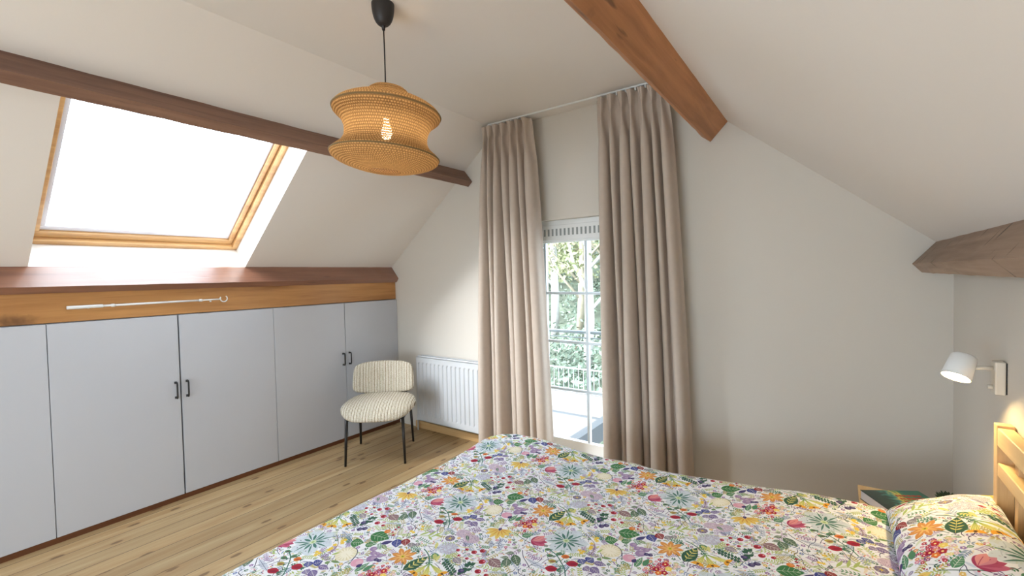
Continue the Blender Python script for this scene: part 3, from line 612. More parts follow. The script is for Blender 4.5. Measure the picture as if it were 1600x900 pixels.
gm = MB(); gm.box(rx0+.002, rx1-.002, ryf+.02, ryf+.026, rz1-.012, rz1+.008).box(rx0+.002, rx1-.002, 2.818, 2.824, rz1-.012, rz1+.008)
x = rx0+.01
while x < rx1-.01: gm.box(x, x+.005, ryf+.026, 2.818, rz1-.004, rz1+.004); x += .014
gm.box(rx0+.01, rx1-.01, 2.786, 2.792, rz1-.004, rz1+.006)
gm.build('top_grille', MT['greyalu_r'] if 'greyalu_r' in MT else MT['radiator'], t)
for x in (rx0+.12, rx1-.12): MB().box(x, x+.03, 2.815, GY, rz0+.1, rz1-.08).build('wall_bracket', MT['radiator'], t)
MB().tube([(rx0-.02, 2.79, rz0+.04), (rx0-.035, 2.79, rz0+.04), (rx0-.035, 2.79, 0.0)], .008, 10).tube([(rx0-.022, 2.79, rz0+.04), (rx0+.01, 2.79, rz0+.04)], .013, 10).build('valve_pipe', MT['radiator'], t, smooth=True)

# ================================================================== curtains
def curtain(name, xt, xb, ab, label, seed, y0=2.72, ztop=2.455, zbot=.015):
    rs = random.Random(seed); n = len(xt)-1; K = 18
    hs = [0, .01, .03, .05, .07, .085, .095, .105, .12, .14, .17, .2, .25, .3, .36, .44, .54, .66, .8, 1.0, 1.25, 1.5, 1.75, 2.0, 2.2, ztop-zbot]
    amp = ab; ph = [rs.uniform(0, 6) for _ in range(n)]
    rows = []
    for h in hs:
        t = min(1, h/(ztop-zbot)); te = t**.65; row = []
        ex = [xt[i]*(1-te)+xb[i]*te for i in range(n+1)]
        for i in range(n):
            a, c = ex[i], ex[i+1]; cell = c-a; xc = (a+c)/2+.06*cell*math.sin(ph[i]+2.2*t)
            hp = .092
            if h <= hp: w = .036*(1-h/hp)**.7+.009; am = .050-.012*h/hp; f3 = 1-h/hp*.5; back = .014
            else:
                q = min(1, (h-hp)/.26); q = q*q*(3-2*q)
                w = .009+(cell*(.68+.08*math.sin(ph[i]*2))-.009)*q; tt_ = min(1, max(0, h-.25)/1.3); am = .038+(.060-.038)*min(1, (h-hp)/.4); am = am*(1-tt_)+.075*amp[i]*tt_; f3 = max(0, .4*(1-(h-hp)/.1)); back = .012+.016*q
            w = min(w, cell*.97)
            for k in range(K):
                s = k/(K)
                if s < .2: x = a+(xc-w/2-a)*s/.2; y = -back*math.cos(math.pi/2*s/.2)
                elif s > .8: x = xc+w/2+(c-xc-w/2)*(s-.8)/.2; y = -back*math.sin(math.pi/2*(s-.8)/.2)
                else:
                    q = (s-.2)/.6; x = xc-w/2*math.cos(math.pi*q); y = am*max(0, math.sin(math.pi*q))**.62
                    if f3: y *= 1-.28*f3*(1-abs(math.cos(3*math.pi*q)))
                bend = -.018*math.sin(math.pi*s) if h > .3 and (s < .2 or s > .8) else 0
                row.append((x, y0-y-.006*math.sin(3*t+i)+.0*bend, ztop-h-.0*y))
        row.append((ex[-1], y0+back, ztop-h)); rows.append(row)
    mb = MB().grid(np.array(rows)); o = mb.build(name, MT['curtain'], smooth=True)
    so_ = o.modifiers.new('thickness', 'SOLIDIFY'); so_.thickness = .0025; so_.offset = 0
    sub(o, 1)
    return tag(o, label, 'curtain')
cl = curtain('curtain', [-2.155, -2.10, -2.055, -2.0, -1.93, -1.865, -1.815, -1.735], [-2.245, -2.12, -2.07, -1.94, -1.885, -1.78, -1.735, -1.605], [1.15, .35, 1.25, .3, .8, .3, .75], 'taupe pleated curtain hanging left of the window beside the radiator', 3)
cr_ = curtain('curtain', [-1.24, -1.165, -1.095, -1.035, -.975, -.915, -.865, -.80], [-1.215, -1.10, -1.065, -.955, -.915, -.81, -.765, -.665], [1.2, .35, 1.3, .3, 1.1, .3, .7], 'taupe pleated curtain hanging right of the window under the orange-brown beam', 8)
t = thing('curtain_rail', 'thin white curtain rail on the ceiling above the window', 'curtain rail', (-1.45, 2.735, ZC))
MB().box(-2.11, -.80, 2.713, 2.727, ZC-.010, ZC).build('track', MT['whitepaint'], t, bevel=.002)
for x in list(np.arange(-2.08, -1.74, .06))+list(np.arange(-1.22, -.83, .06)):
    MB().box(x-.004, x+.004, 2.716, 2.724, ZC-.028, ZC-.008).build('glider', MT['whitepaint'], t)

# ================================================================== striped chair
def stripes(name):
    m, nt, b, N, L = newmat(name)
    tc = N.new('ShaderNodeTexCoord'); sp = N.new('ShaderNodeSeparateXYZ'); L.new(tc.outputs['Object'], sp.inputs[0])
    dn = N.new('ShaderNodeTexNoise'); dn.inputs['Scale'].default_value = 14; L.new(tc.outputs['Object'], dn.inputs['Vector'])
    x = mathn(N, L, 'ADD', sp.outputs[0], mathn(N, L, 'MULTIPLY', dn.outputs[0], .006))
    s1 = mathn(N, L, 'SINE', mathn(N, L, 'MULTIPLY', x, 660.0)); s2 = mathn(N, L, 'SINE', mathn(N, L, 'MULTIPLY', x, 290.0))
    n2 = N.new('ShaderNodeTexNoise'); n2.inputs['Scale'].default_value = 260; n2.inputs['Detail'].default_value = 2; L.new(tc.outputs['Object'], n2.inputs['Vector'])
    f = mathn(N, L, 'ADD', mathn(N, L, 'MULTIPLY', s1, .30), mathn(N, L, 'ADD', mathn(N, L, 'MULTIPLY', s2, .15), mathn(N, L, 'ADD', n2.outputs[0], .05)))
    cr = N.new('ShaderNodeValToRGB'); e = cr.color_ramp.elements
    e[0].position = .26; e[0].color = lin(118, 100, 72); e[1].position = .66; e[1].color = lin(218, 212, 198)
    q = cr.color_ramp.elements.new(.42); q.color = lin(184, 174, 150)
    L.new(f, cr.inputs[0]); L.new(cr.outputs[0], b.inputs['Base Color']); b.inputs['Roughness'].default_value = .95
    bp = N.new('ShaderNodeBump'); bp.inputs['Strength'].default_value = .8; bp.inputs['Distance'].default_value = .003
    L.new(f, bp.inputs['Height']); L.new(bp.outputs[0], b.inputs['Normal'])
    return m
MT['tweed'] = stripes('striped_tweed')
cc = ((-2.882-2.557-3.172-2.857)/4, (1.955+2.227+2.289+2.569)/4)
chair = thing('cocktail_chair', 'low armless chair in cream striped tweed with thin black legs', 'chair', (cc[0], cc[1], 0), math.atan2(.642, .767), local=True)
def cushion(hw, hd, th, n=36, pu=3.2, fx=None):
    """closed rounded slab: superellipse outline, domed both sides"""
    rings = [(-1, .0), (-1, .5), (-.97, .80), (-.8, .93), (-.45, .985), (0, 1.0), (.45, .985), (.8, .93), (.97, .80), (1.02, .5), (1.06, .0)]
    v = []; f = []
    for zt, rr_ in rings:
        for k in range(n):
            a = 2*math.pi*k/n; c, s = math.cos(a), math.sin(a)
            ex = 2/pu; x = math.copysign(abs(c)**ex, c)*hw*rr_; y = math.copysign(abs(s)**ex, s)*hd*rr_
            p = (x, y, zt*th/2); v.append(fx(*p) if fx else p)
    m = len(rings)
    for i in range(m-1):
        for k in range(n): f.append((i*n+k, i*n+(k+1) % n, (i+1)*n+(k+1) % n, (i+1)*n+k))
    return MB().add(v, f)
def seatf(x, y, z):
    # y: back +, front -
    taper = 1-.12*max(0, y)/.23
    droop = -.5*max(0, -y-.10)**2/.13 - .10*abs(x)**2.2
    bow = .035*(1-(x/.26)**2)*(1 if y < 0 else 0)*min(1, max(0, -y)/.2)
    return (x*taper, y-bow, (.388+z*(1-.25*max(0, -y)/.26)+droop+.018*math.cos(x*5)))
s_o = cushion(.274, .238, .070, 52, 3.6, seatf).build('seat', MT['tweed'], chair, smooth=True); sub(s_o, 1)
def backf(x, y, z):
    # slab modelled lying; x width, y height, z thickness -> stand it up
    h = y; th_ = z
    yy = .20+.16*h - 0.9*x*x*.9 + th_
    wt = 1-.05*max(0, h)/.12
    return (x*wt, yy, .555+h*(1-.35*x*x/.06*.25)+.012*(1-(x/.24)**2)*(1 if h > 0 else -1))
b_o = cushion(.243, .118, .06, 60, 7.5, backf).build('backrest', MT['tweed'], chair, smooth=True); sub(b_o, 1)
for sx in (-1, 1):
    MB().tube([(sx*.212, -.2245, 0), (sx*.20, -.205, .345)], [.0085, .012], 10).build('leg', MT['darkmetal'], chair, smooth=True)
    MB().tube([(sx*.212, .2245, 0), (sx*.20, .19, .345)], [.0085, .012], 10).build('leg', MT['darkmetal'], chair, smooth=True)
    MB().tube([(sx*.17, .12, .34), (sx*.17, .215, .36), (sx*.165, .232, .42), (sx*.16, .22, .50)], .008, 10).build('back_support', MT['darkmetal'], chair, smooth=True)
MB().box(-.21, .21, -.21, -.19, .322, .338).box(-.21, .21, .18, .20, .322, .338).box(-.21, -.19, -.19, .18, .322, .338).box(.19, .21, -.19, .18, .322, .338).build('seat_frame', MT['darkmetal'], chair)

# ================================================================== bed
BX0, BX1, BY0, BY1 = -1.53, .438, .47, 2.05
bed = thing('pine_bed', 'double bed in pale pine with a slatted headboard against the right wall', 'bed', ((BX0+BX1)/2, (BY0+BY1)/2, 0))
hb = .400
for y in (BY0-.03, 1.955): MB().box(hb, BX1, y, y+.036, 0, .870).build('headboard_post', MT['pinebedz'], bed, bevel=.002)
MB().box(hb, BX1-.002, BY0+.006, 1.954, .808, .863).build('headboard_rail', MT['pinebed'], bed, bevel=.003)
MB().box(hb+.001, BX1-.002, BY0+.006, 1.954, .716, .757).build('headboard_rail', MT['pinebed'], bed, bevel=.003)
MB().box(hb+.001, BX1-.002, BY0+.006, 1.954, .40, .45).build('headboard_rail', MT['pinebed'], bed, bevel=.003)
for y in np.arange(BY0+.13, 1.90, .125): MB().box(.421, .434, y, y+.03, .44, .82).build('slat', MT['pinebedz'], bed, bevel=.002)
for y in (BY0, BY1-.025): MB().box(BX0+.03, hb, y, y+.022, .16, .28).build('side_rail', MT['pinebedx'], bed, bevel=.003)
MB().box(BX0, BX0+.03, BY0, BY1-.003, .16, .28).build('foot_rail', MT['pinebed'], bed, bevel=.003)
for y in (BY0+.02, BY1-.085): MB().box(BX0+.005, BX0+.06, y, y+.06, 0, .16).build('leg', MT['pinebedz'], bed, bevel=.003)
MB().box(BX0+.04, hb-.005, BY0+.03, BY1-.03, .18, .2).build('slatted_base', MT['pinebedx'], bed)
mt_ = MB().box(BX0+.03, hb-.004, BY0+.025, BY1-.03, .2, .395).build('mattress', MT['sheet'], None, bevel=.03)
tag(mt_, 'white mattress on the pine bed under the floral duvet', 'mattress')
# duvet
from mathutils import noise as mnoise
def nz(x, y, s, o=0.0): return mnoise.noise(Vector((x*s+o, y*s-o, o*.7)))
DX0, DX1, DY0, DY1 = -1.605, .185, .42, 2.115; RR = .075; ZT = .447
def duvet():
    ov = .24; su = np.arange(DX0-ov, DX1+1e-6, .0175); sv = np.arange(DY0-ov, DY1+ov+1e-6, .0175)
    P = np.zeros((len(su), len(sv), 3)); UV = []
    ax0, ay0, ay1 = DX0+RR, DY0+RR, DY1-RR
    for i, u in enumerate(su):
        for j, v in enumerate(sv):
            eu = min(0, u-ax0); ev = (v-ay1) if v > ay1 else (v-ay0 if v < ay0 else 0)
            e = math.hypot(eu, ev); x, y = max(u, ax0), min(max(v, ay0), ay1); drop = 0
            RC = .13; cx_ = ax0+RC; cy_ = ay1-RC if v > (ay0+ay1)/2 else ay0+RC
            if u < cx_ and (v > cy_ if v > (ay0+ay1)/2 else v < cy_):   # plan-rounded corner
                du, dv_ = u-cx_, v-cy_; rad = math.hypot(du, dv_); e = max(0, rad-RC)
                if rad > RC: x, y = cx_+du/rad*RC, cy_+dv_/rad*RC; eu, ev = du/rad*e, dv_/rad*e
                else: x, y = u, v; eu = ev = 0
            if e > 1e-9:
                dx, dy = eu/e, ev/e; an = min(e/RR, math.pi/2); hor = RR*math.sin(an); drop = RR*(1-math.cos(an))+max(0, e-RR*math.pi/2)
                x += dx*hor; y += dy*hor
                w = max(0, e-RR)/.3; fold = .012*w*math.sin((u-v if abs(eu) > 0 and abs(ev) > 0 else (v if abs(eu) > abs(ev) else u))*26)
                x += dx*fold; y += dy*fold
            z = ZT-drop
            if drop < .02: z += .010*nz(u, v, 2.2, 3)+.006*nz(u, v, 6, 7)+.0022*nz(u, v, 19, 1)
            rise = max(0, min(1, (u+.55)/.6)); rise = rise*rise*(3-2*rise)
            z += rise*.05*(1 if e < 1e-9 else max(0, 1-drop/.15))
            z += .022*math.exp(-((u+1.36)**2/.09+(v-1.90)**2/.06))+.010*math.exp(-((v-2.0)/.16)**2)
            q = (DX1-u)
            if q < .05: z -= .03*(1-q/.05)**2
            P[i, j] = (x, y, z); UV.append((u/.48, v/.98))
    return MB().grid(P), UV
mb, uvs = duvet(); dv = mb.build('duvet', MT['print'], smooth=True, uv=uvs)
so_ = dv.modifiers.new('thickness', 'SOLIDIFY'); so_.thickness = .02; so_.offset = -1
tag(dv, 'white duvet with a colourful floral print spread over the bed', 'duvet')
# pillows
def pillow(cx, cy, cz, hx, hy, hz, tilt, rz, label, seed):
    n, m = 44, 56; v = []; uv = []; top = []
    Rm = Matrix.Translation((cx, cy, cz)) @ Matrix.Rotation(rz, 4, 'Z') @ Matrix.Rotation(-tilt, 4, 'Y')
    mb = MB(); uvl = []
    for side in (1, -1):
        P = np.zeros((n+1, m+1, 3))
        for i in range(n+1):
            for j in range(m+1):
                a, c = 2*i/n-1, 2*j/m-1
                px, py = math.sin(a*math.pi/2)*.5+a*.5, math.sin(c*math.pi/2)*.5+c*.5
                th = max(0, (1-abs(px)**2.6))**.55*max(0, (1-abs(py)**2.6))**.55
                pin = 1-.06*(px*px)*(1-0)*(1 if True else 0)
                x = px*hx*(1-.055*(1-py*py)*abs(px)**3); y = py*hy*(1-.055*(1-px*px)*abs(py)**3)
                z = side*(hz*th*(1+.10*nz(px*1.3, py*1.3, 1.5, seed))+.0)
                rim = max(abs(px), abs(py))
                z += .010*side*th*nz(x, y, 14, seed+5)*(rim**2)+ (0 if th > 0 else 0)
                q = Rm @ Vector((x, y, z)); P[i, j] = q; uvl.append(((x*.9-.8786)/.48, (y*.9+1.4634+.3*(seed-1))/.98))
        mb.grid(P)
    o = mb.build('pillow', MT['print'], smooth=True, uv=uvl)
    w_ = o.modifiers.new('weld', 'WELD'); w_.merge_threshold = .0006
    return tag(o, label, 'pillow')
pillow(.280, 1.72, .553, .150, .34, .078, R(25), R(0), 'floral pillow leaning on the pine headboard beside the bedside table', 1.0)

# ================================================================== bedside table, book, plant
t = thing('bedside_table', 'small pale wooden bedside table in the corner beyond the bed', 'bedside table', (.25, 2.31, 0))
MB().box(.081, .428, 2.13, 2.49, .378, .40).build('table_top', MT['pinebed'], t, bevel=.002)
for x in (.095, .385):
    for y in (2.145, 2.445): MB().box(x, x+.03, y, y+.03, 0, .378).build('leg', MT['pinebedz'], t, bevel=.002)
MB().box(.11, .40, 2.15, 2.47, .16, .175).build('shelf', MT['pinebed'], t, bevel=.002)
def bookcover():
    m, nt, b, N, L = newmat('green_book_cover')
    tc = N.new('ShaderNodeTexCoord'); sp = N.new('ShaderNodeSeparateXYZ'); L.new(tc.outputs['Object'], sp.inputs[0])
    n = N.new('ShaderNodeTexNoise'); n.inputs['Scale'].default_value = 18; n.inputs['Detail'].default_value = 3; n.inputs['Distortion'].default_value = 1.5; L.new(tc.outputs['Object'], n.inputs['Vector'])
    f = mathn(N, L, 'ADD', mathn(N, L, 'MULTIPLY', sp.outputs[0], 3.3), mathn(N, L, 'MULTIPLY', n.outputs[0], .45))
    cr = N.new('ShaderNodeValToRGB'); E_ = cr.color_ramp.elements
    E_[0].position = .2; E_[0].color = lin(24, 44, 36); E_[1].position = 1.0; E_[1].color = lin(20, 110, 86)
    for p, c in ((.42, lin(40, 66, 56)), (.5, lin(60, 150, 140)), (.58, lin(222, 206, 90)), (.66, lin(60, 140, 90)), (.78, lin(24, 110, 100))):
        q = E_.new(p); q.color = c
    L.new(f, cr.inputs[0])
    L.new(cr.outputs[0], b.inputs['Base Color']); b.inputs['Roughness'].default_value = .3
    return m
MT['cover'] = bookcover(); MT['pages'] = plain('book_pages', (.80, .80, .84, 1), .9); MT['title'] = plain('red_lettering', lin(190, 70, 50), .5)
bk = thing('book', 'thick paperback with a green picture cover lying on the bedside table', 'book', (.164, 2.20, .40), math.atan2(.11, .193), local=True)
# local: x along the long side, y along the short side, origin at the near-left corner region
bw, bd, bh = .222, .16, .038
bx, by = 0, 0
MB().box(bx+.002, bx+bw-.003, by+.002, by+bd-.002, .002, bh-.002).build('page_block', MT['pages'], bk)
MB().box(bx, bx+bw, by, by+bd, bh-.0015, bh).box(bx, bx+bw, by, by+bd, 0, .0015).build('cover', MT['cover'], bk)
tt = MB(); rs_ = random.Random(4)
for r_ in range(4):
    x = bx+.105
    while x < bx+.185:
        wl = rs_.uniform(.006, .016); tt.box(x, x+wl, by+.035+r_*.024, by+.044+r_*.024+.004, bh, bh+.0006); x += wl+.004
tt.build('cover_lettering', MT['title'], bk)
MT['leafgreen'] = plain('succulent_green', (.02, .05, .015, 1), .5, var=.3, vscale=30); MT['pot'] = plain('grey_plant_pot', (.3, .29, .27, 1), .7)
pl = thing('potted_succulent', 'small dark green spiky succulent beside the green book', 'plant', (.362, 2.44, .40), local=True)
MB().lathe([(0, 0), (.022, 0), (.027, .026), (.027, .03), (.024, .03), (.023, .024), (0, .024)], 24).build('pot', MT['pot'], pl, smooth=False)
lf = MB(); rs_ = random.Random(2)
for k in range(34):
    an = k*2.4; el = R(12+70*(k/34)); l = .042-.014*k/34; d = Vector((math.cos(an)*math.cos(el), math.sin(an)*math.cos(el), math.sin(el)))
    s0 = Vector((0, 0, .026)); lf.tube([s0, s0+d*l*.35, s0+d*l*.75, s0+d*l+Vector((0, 0, .003))], [.002, .0055, .0042, .0006], 6)
lf.build('rosette_leaves', MT['leafgreen'], pl, smooth=True)

# ================================================================== reading lamp on the right wall
warm = (1.0, .72, .34, 1)
t = thing('reading_lamp', 'white wall reading lamp with a tilted cylindrical head, switched on', 'wall lamp', (RWX, 2.075, .995))
MB().box(.414, RWX-.003, 2.05, 2.098, .942, 1.047).build('wall_plate', MT['matcream'], t, bevel=.004)
MB().box(RWX-.003, RWX, 2.052, 2.096, .945, 1.044).build('plate_gap_shade', MT['black'], t)  # black strip stands in for the shaded gap behind the wall plate
MB().tube([(.416, 2.074, 1.024), (.372, 2.068, 1.022)], .0065, 14).build('arm', MT['matcream'], t, smooth=True)
MB().tube([(.416, 2.074, .963), (.402, 2.074, .963)], .007, 14).build('switch_knob', MT['matcream'], t, smooth=True)
ax_ = Vector((-.33, -.42, -.84)).normalized(); hc = Vector((.336, 2.065, 1.022))
RM = Matrix.Translation(hc) @ (-ax_).to_track_quat('Z', 'Y').to_matrix().to_4x4() @ Matrix.Scale(.93, 4)
MB().lathe([(0, .045), (.028, .045), (.034, .041), (.036, .034), (.041, -.042), (.039, -.042), (.034, .03), (0, .036)], 40, RM).build('lamp_head', MT['whitepaint'], t, smooth=True)
MT['led'] = emit('warm_led_disc', warm, READING_E)
MB().lathe([(0, -.022), (.0365, -.022), (.0365, -.026), (0, -.027)], 40, RM).build('light_disc', MT['led'], t, smooth=False)

# ================================================================== pendant lamp
def knit():
    m, nt, b, N, L = newmat('knitted_straw'); N.remove(b); out = N['Material Output']
    uv = N.new('ShaderNodeUVMap'); uv.uv_map = 'map'; sp = N.new('ShaderNodeSeparateXYZ'); L.new(uv.outputs[0], sp.inputs[0])
    dn = N.new('ShaderNodeTexNoise'); dn.inputs['Scale'].default_value = 1.3; L.new(uv.outputs[0], dn.inputs['Vector'])
    j = mathn(N, L, 'MULTIPLY', mathn(N, L, 'SUBTRACT', dn.outputs[0], .5), .9)
    row = mathn(N, L, 'FLOOR', sp.outputs[1])
    u = mathn(N, L, 'ADD', mathn(N, L, 'ADD', sp.outputs[0], j), mathn(N, L, 'MULTIPLY', row, .5))
    su = mathn(N, L, 'ABSOLUTE', mathn(N, L, 'SINE', mathn(N, L, 'MULTIPLY', u, math.pi)))
    sv = mathn(N, L, 'ABSOLUTE', mathn(N, L, 'SINE', mathn(N, L, 'MULTIPLY', sp.outputs[1], math.pi)))
    h = mathn(N, L, 'MULTIPLY', su, sv)
    hole = mathn(N, L, 'LESS_THAN', mathn(N, L, 'ADD', mathn(N, L, 'MULTIPLY', su, .75), mathn(N, L, 'MULTIPLY', sv, .6)), .235)
    c = mixc(N, L, h, lin(104, 70, 38), lin(212, 172, 118))
    d = N.new('ShaderNodeBsdfDiffuse'); L.new(c, d.inputs[0]); tr = N.new('ShaderNodeBsdfTranslucent'); L.new(mixc(N, L, .5, c, (.74, .56, .36, 1)), tr.inputs[0])
    bp = N.new('ShaderNodeBump'); bp.inputs['Strength'].default_value = .9; bp.inputs['Distance'].default_value = .004; L.new(h, bp.inputs['Height']); L.new(bp.outputs[0], d.inputs['Normal'])
    m1 = N.new('ShaderNodeMixShader'); m1.inputs[0].default_value = .30; L.new(d.outputs[0], m1.inputs[1]); L.new(tr.outputs[0], m1.inputs[2])
    tp = N.new('ShaderNodeBsdfTransparent'); m2 = N.new('ShaderNodeMixShader'); L.new(hole, m2.inputs[0]); L.new(m1.outputs[0], m2.inputs[1]); L.new(tp.outputs[0], m2.inputs[2]); L.new(m2.outputs[0], out.inputs[0])
    return m
MT['knit'] = knit(); MT['bulb'] = emit('warm_bulb', (1.0, .72, .40, 1), PENDANT_E); MT['seam'] = plain('straw_rim', lin(120, 100, 66), .9)
px_, py_ = -1.518, 1.27
pen = thing('pendant_lamp', 'pendant lamp with a waisted knitted straw shade on a black cord', 'ceiling lamp', (px_, py_, ZC))
egg = [(0.030, ZC)]; egg = [(.046*math.sin(R(a))**.75, 2.392+.100*(1-math.cos(R(a)))*.5*1.75) for a in range(4, 92, 6)]+[(.046, ZC)]
Tp = Matrix.Translation((px_, py_, 0))
MB().lathe([(0, 2.392)]+egg, 36, Tp).build('ceiling_canopy', MT['canopy'], pen, smooth=True)
MB().lathe([(0, 2.376), (.006, 2.376), (.008, 2.39), (.011, 2.396)], 20, Tp).build('cord_grip', MT['black'], pen, smooth=True)
MB().tube([(px_, py_, 2.39), (px_+.002, py_, 2.3), (px_+.001, py_+.001, 2.2), (px_, py_, 2.09)], .0028, 8).build('cord', MT['black'], pen, smooth=True)
MB().lathe([(0, 2.09), (.02, 2.085), (.022, 2.03), (.018, 2.02), (0, 2.02)], 24, Tp).build('bulb_holder', MT['black'], pen, smooth=True)
MB().lathe([(.010, 2.02), (.011, 1.995), (.019, 1.972), (.0225, 1.955), (.019, 1.938), (.009, 1.929), (0, 1.928)], 28, Tp).build('light_bulb', MT['bulb'], pen, smooth=True)
pr = [(.052, 2.137), (.066, 2.136), (.077, 2.128), (.082, 2.114), (.090, 2.104), (.13, 2.092), (.165, 2.078), (.192, 2.064), (.210, 2.050), (.217, 2.036), (.214, 2.024), (.203, 2.014), (.188, 2.002), (.176, 1.985),
      (.168, 1.965), (.165, 1.945), (.166, 1.925), (.172, 1.908), (.184, 1.892), (.200, 1.878), (.213, 1.868), (.219, 1.858), (.216, 1.847), (.203, 1.836), (.178, 1.825), (.148, 1.815), (.118, 1.807), (.09, 1.801), (.068, 1.798), (.064, 1.800)]
def resample(p, n):
    p = np.array(p); s = np.r_[0, np.cumsum(np.hypot(*np.diff(p, axis=0).T))]; q = np.linspace(0, s[-1], n)
    return np.c_[np.interp(q, s, p[:, 0]), np.interp(q, s, p[:, 1])], s[-1]
pr2, LN = resample(pr, 260); ROWS = 54; NS = 150
tiltM = Matrix.Translation((px_, py_, 1.955)) @ Matrix.Rotation(R(4.2), 4, Vector((-.577, .816, 0))) @ Matrix.Translation((0, 0, -1.955))
v = []; uv = []; f = []
nn = len(pr2)
for i, (r_, z_) in enumerate(pr2):
    a0, b0 = pr2[max(0, i-1)], pr2[min(nn-1, i+1)]; tx, tz = b0-a0; ln = math.hypot(tx, tz); nx_, nz_ = -tz/ln, tx/ln
    vv = i/(nn-1)*ROWS; rip = .0016*abs(math.sin(math.pi*vv))
    for k in range(NS+1):
        an = 2*math.pi*k/NS; rr2 = r_+nx_*rip; v.append(tiltM @ Vector((rr2*math.cos(an), rr2*math.sin(an), z_+nz_*rip))); uv.append((k/NS*118, vv))
f = [(i*(NS+1)+k, i*(NS+1)+k+1, (i+1)*(NS+1)+k+1, (i+1)*(NS+1)+k) for i in range(nn-1) for k in range(NS)]
sh = MB().add(v, f).build('lamp_shade', MT['knit'], pen, smooth=True, uv=uv); sh['label'] = 'knitted straw shade'
for (rad, zz, tk) in ((.218, 2.036, .0035), (.220, 1.858, .0035)):
    ringp = [tiltM @ Vector((rad*math.cos(a), rad*math.sin(a), zz)) for a in np.linspace(0, 2*math.pi, 90)]
    MB().tube(ringp, tk, 8, cap=False).build('rim_cord', MT['seam'], sh, smooth=True)

# ================================================================== outside the window
MT['roofdeck'] = plain('pale_roof_slabs', (.10, .092, .085, 1), .8, var=.04); MT['rail'] = plain('pale_blue_rail', (.34, .39, .42, 1), .5)
MT['hill'] = plain('grassy_hillside', (.06, .075, .05, 1), .95, var=.5, vscale=1.2)
dk = MB(); dk.box(-10, -3.09, 3.4, 6.71, -1.2, -1.0).box(-10, -3.09, 6.82, 8.05, -1.2, -1.0)
d_ = struct(dk.build('ground_terrace', MT['roofdeck'])); d_.name = 'trim_3'; d_['label'] = 'pale flat roof terrace outside the window'
MB().box(-10, -3.09, 6.71, 6.82, -1.2, -1.004).build('joint', MT['dark'], d_)
struct(MB().box(-3.09, -2.95, 3.4, 8.05, -1.25, -.97).build('trim_4', MT['dark']), 'grey edge kerb of the flat roof outside')
gr = thing('guard_rail', 'pale metal guard rail outside the french window', 'railing', (-1.43, 3.12, .88))
MB().tube([(-2.1, 3.10, .915), (-.80, 3.10, .915)], .013, 10).build('top_bar', MT['rail'], gr, smooth=True)
MB().tube([(-2.1, 3.10, .872), (-.80, 3.10, .872)], .005, 8).build('lower_bar', MT['rail'], gr, smooth=True)
for x in (-2.08, -.82): MB().box(x-.015, x+.015, 3.085, 3.115, 0, .92).build('post', MT['rail'], gr)
fe = thing('wire_fence', 'low wire fence along the far edge of the flat roof', 'fence', (-6, 8.0, -1.0))
fm = MB()
for x in np.arange(-9.5, -3.2, .11): fm.box(x, x+.006, 7.997, 8.003, -1.0, -.50)
for z in (-.52, -.98): fm.box(-9.6, -3.1, 7.99, 8.01, z, z+.02)
fm.build('fence_bars', MT['rail'], fe)
# hillside
hx = np.linspace(-17, 4, 43); hy = np.linspace(3.2, 32, 42)
def hz(x, y): return -2.8+max(0, y-9)*.30+.35*nz(x, y, .18, 2)
struct(MB().grid(np.array([[(x, y, hz(x, y)) for x in hx] for y in hy])).build('ground', MT['hill'], smooth=True))
def leafcloud(name, mat, spots, n, size, seed, parent=None):
    rs = np.random.RandomState(seed); v = []; f = []
    for k in range(n):
        c, rad = spots[rs.randint(len(spots))]; d = rs.randn(3); d /= np.linalg.norm(d); p = np.array(c)+d*np.array(rad)*(rs.rand()**.45)
        a = rs.randn(3); a /= np.linalg.norm(a); b_ = np.cross(a, rs.randn(3)); b_ /= np.linalg.norm(b_); s = size*(.6+.8*rs.rand())
        o = len(v); v += [p-a*s, p+b_*s*.45, p+a*s, p-b_*s*.45]; f.append((o, o+1, o+2, o+3))
    return MB().add(v, f).build(name, mat, parent)
def leafmat(name, c, var=.35):
    m, nt, b, N, L = newmat(name)
    ge = N.new('ShaderNodeNewGeometry'); cr = N.new('ShaderNodeValToRGB'); e = cr.color_ramp.elements
    e[0].color = tuple(q*(1-var) for q in c)+(1,); e[1].color = tuple(min(1, q*(1+var)) for q in c)+(1,)
    L.new(ge.outputs['Random Per Island'], cr.inputs[0]); L.new(cr.outputs[0], b.inputs['Base Color']); b.inputs['Roughness'].default_value = .7
    return m
LM = [leafmat('yellow_green_leaves', (.19, .205, .10)), leafmat('mid_green_leaves', (.10, .14, .09)), leafmat('beige_leaves', (.26, .225, .15)), leafmat('undergrowth_leaves', (.11, .15, .11), .5)]
MT['birch'] = plain('pale_birch_bark', (.38, .37, .35, 1), .8, var=.12, vscale=6); MT['bark'] = plain('sunlit_bark', (.19, .17, .12, 1), .9, var=.25, vscale=5)
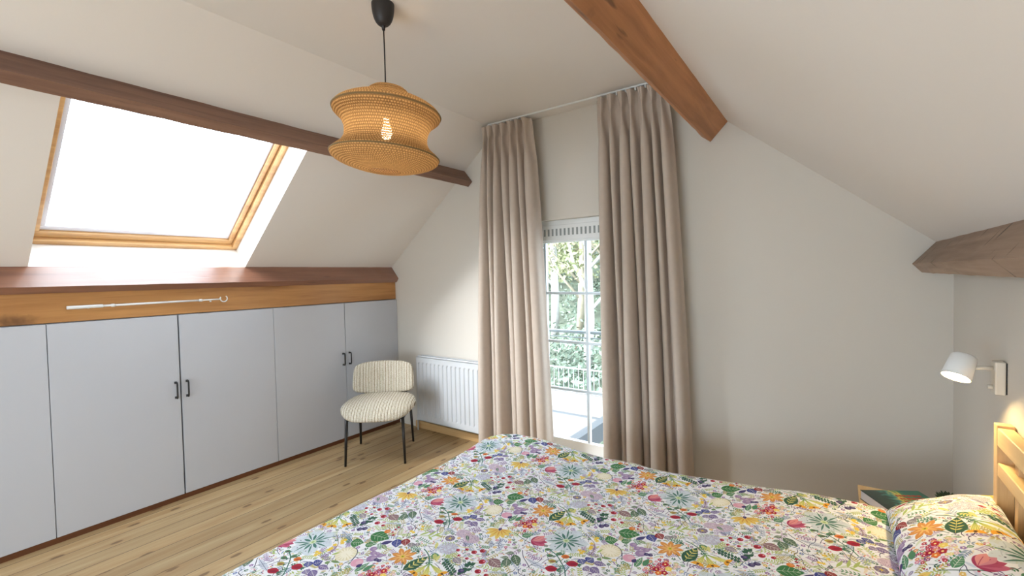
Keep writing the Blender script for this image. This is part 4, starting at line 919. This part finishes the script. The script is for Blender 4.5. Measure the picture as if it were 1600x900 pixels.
def outdoor_tree(name, x, y, h, r, lean, bark, lm, nleaf, label, seed, forks=3):
    rs = random.Random(seed); z0 = hz(x, y)-.2; root = thing(name, label, 'tree', (x, y, z0))
    top = Vector((x+lean*h, y, z0+h)); base = Vector((x, y, z0)); pts = [base.lerp(top, q)+Vector((rs.uniform(-.08, .08), rs.uniform(-.08, .08), 0)) for q in (0, .2, .4, .6, .8, 1)]
    MB().tube(pts, [r, r*.9, r*.75, r*.6, r*.4, r*.15], 10).build('trunk', bark, root, smooth=True)
    spots = []
    for k in range(forks*3):
        q = .22+.7*k/(forks*3); s = base.lerp(top, q); an = rs.uniform(0, 6.28); l = h*(.42-.22*q)*rs.uniform(.7, 1.1)
        e = s+Vector((math.cos(an)*l*.6, math.sin(an)*l*.3, l*.95)); mid = s.lerp(e, .5)+Vector((math.cos(an)*l*.12, 0, -l*.06))
        MB().tube([s, mid, e], [r*.42*(1-q*.4), r*.28, r*.08], 7).build('branch', bark, root, smooth=True); spots.append((tuple(e), (h*.1, h*.1, h*.09)))
        spots.append((tuple(mid), (h*.07, h*.07, h*.06)))
    leafcloud('foliage', lm, spots, nleaf, .085, seed, root)
outdoor_tree('birch_tree', -6.15, 12.6, 8.5, .16, .02, MT['birch'], LM[0], 1500, 'white-barked birch seen through the middle of the window', 11)
outdoor_tree('woodland_tree', -7.3, 14.2, 9.0, .14, .05, MT['bark'], LM[0], 2200, 'yellowish forked tree left of the birch outside the window', 5, 4)
outdoor_tree('birch_tree', -8.9, 15.5, 9.5, .17, -.01, MT['birch'], LM[2], 1800, 'pale-barked birch at the left edge of the window view', 21)
outdoor_tree('woodland_tree', -6.6, 16.5, 10, .15, -.06, MT['bark'], LM[2], 2400, 'beige-leaved tree behind the birch trees outside', 31, 4)
outdoor_tree('woodland_tree', -5.3, 13.4, 8, .12, .10, MT['bark'], LM[1], 2600, 'green-leaved tree at the right edge of the window view', 41, 4)
sp_ = []
rs_ = random.Random(9)
for k in range(170):
    x, y = rs_.uniform(-15.5, 1), rs_.uniform(9.2, 26); q = rs_.uniform(.5, 1.3); sp_.append(((x, y, hz(x, y)+q*.5), (q, q, q*.9)))
tag(leafcloud('undergrowth', LM[3], sp_, 26000, .085, 77), 'tangled undergrowth covering the hillside outside the window', 'undergrowth', kind='stuff')
sp_ = []
for k in range(150):
    x, y = rs_.uniform(-19, 1), rs_.uniform(18, 30); q = rs_.uniform(1.0, 2.2); sp_.append(((x, y, hz(x, y)+rs_.uniform(.5, 6.5)), (q, q, q)))
tag(leafcloud('woodland_canopy', LM[0], sp_, 26000, .15, 78), 'hazy yellow-green woodland at the back of the window view', 'woodland', kind='stuff')
for o in LOCALS: del o['_loc']
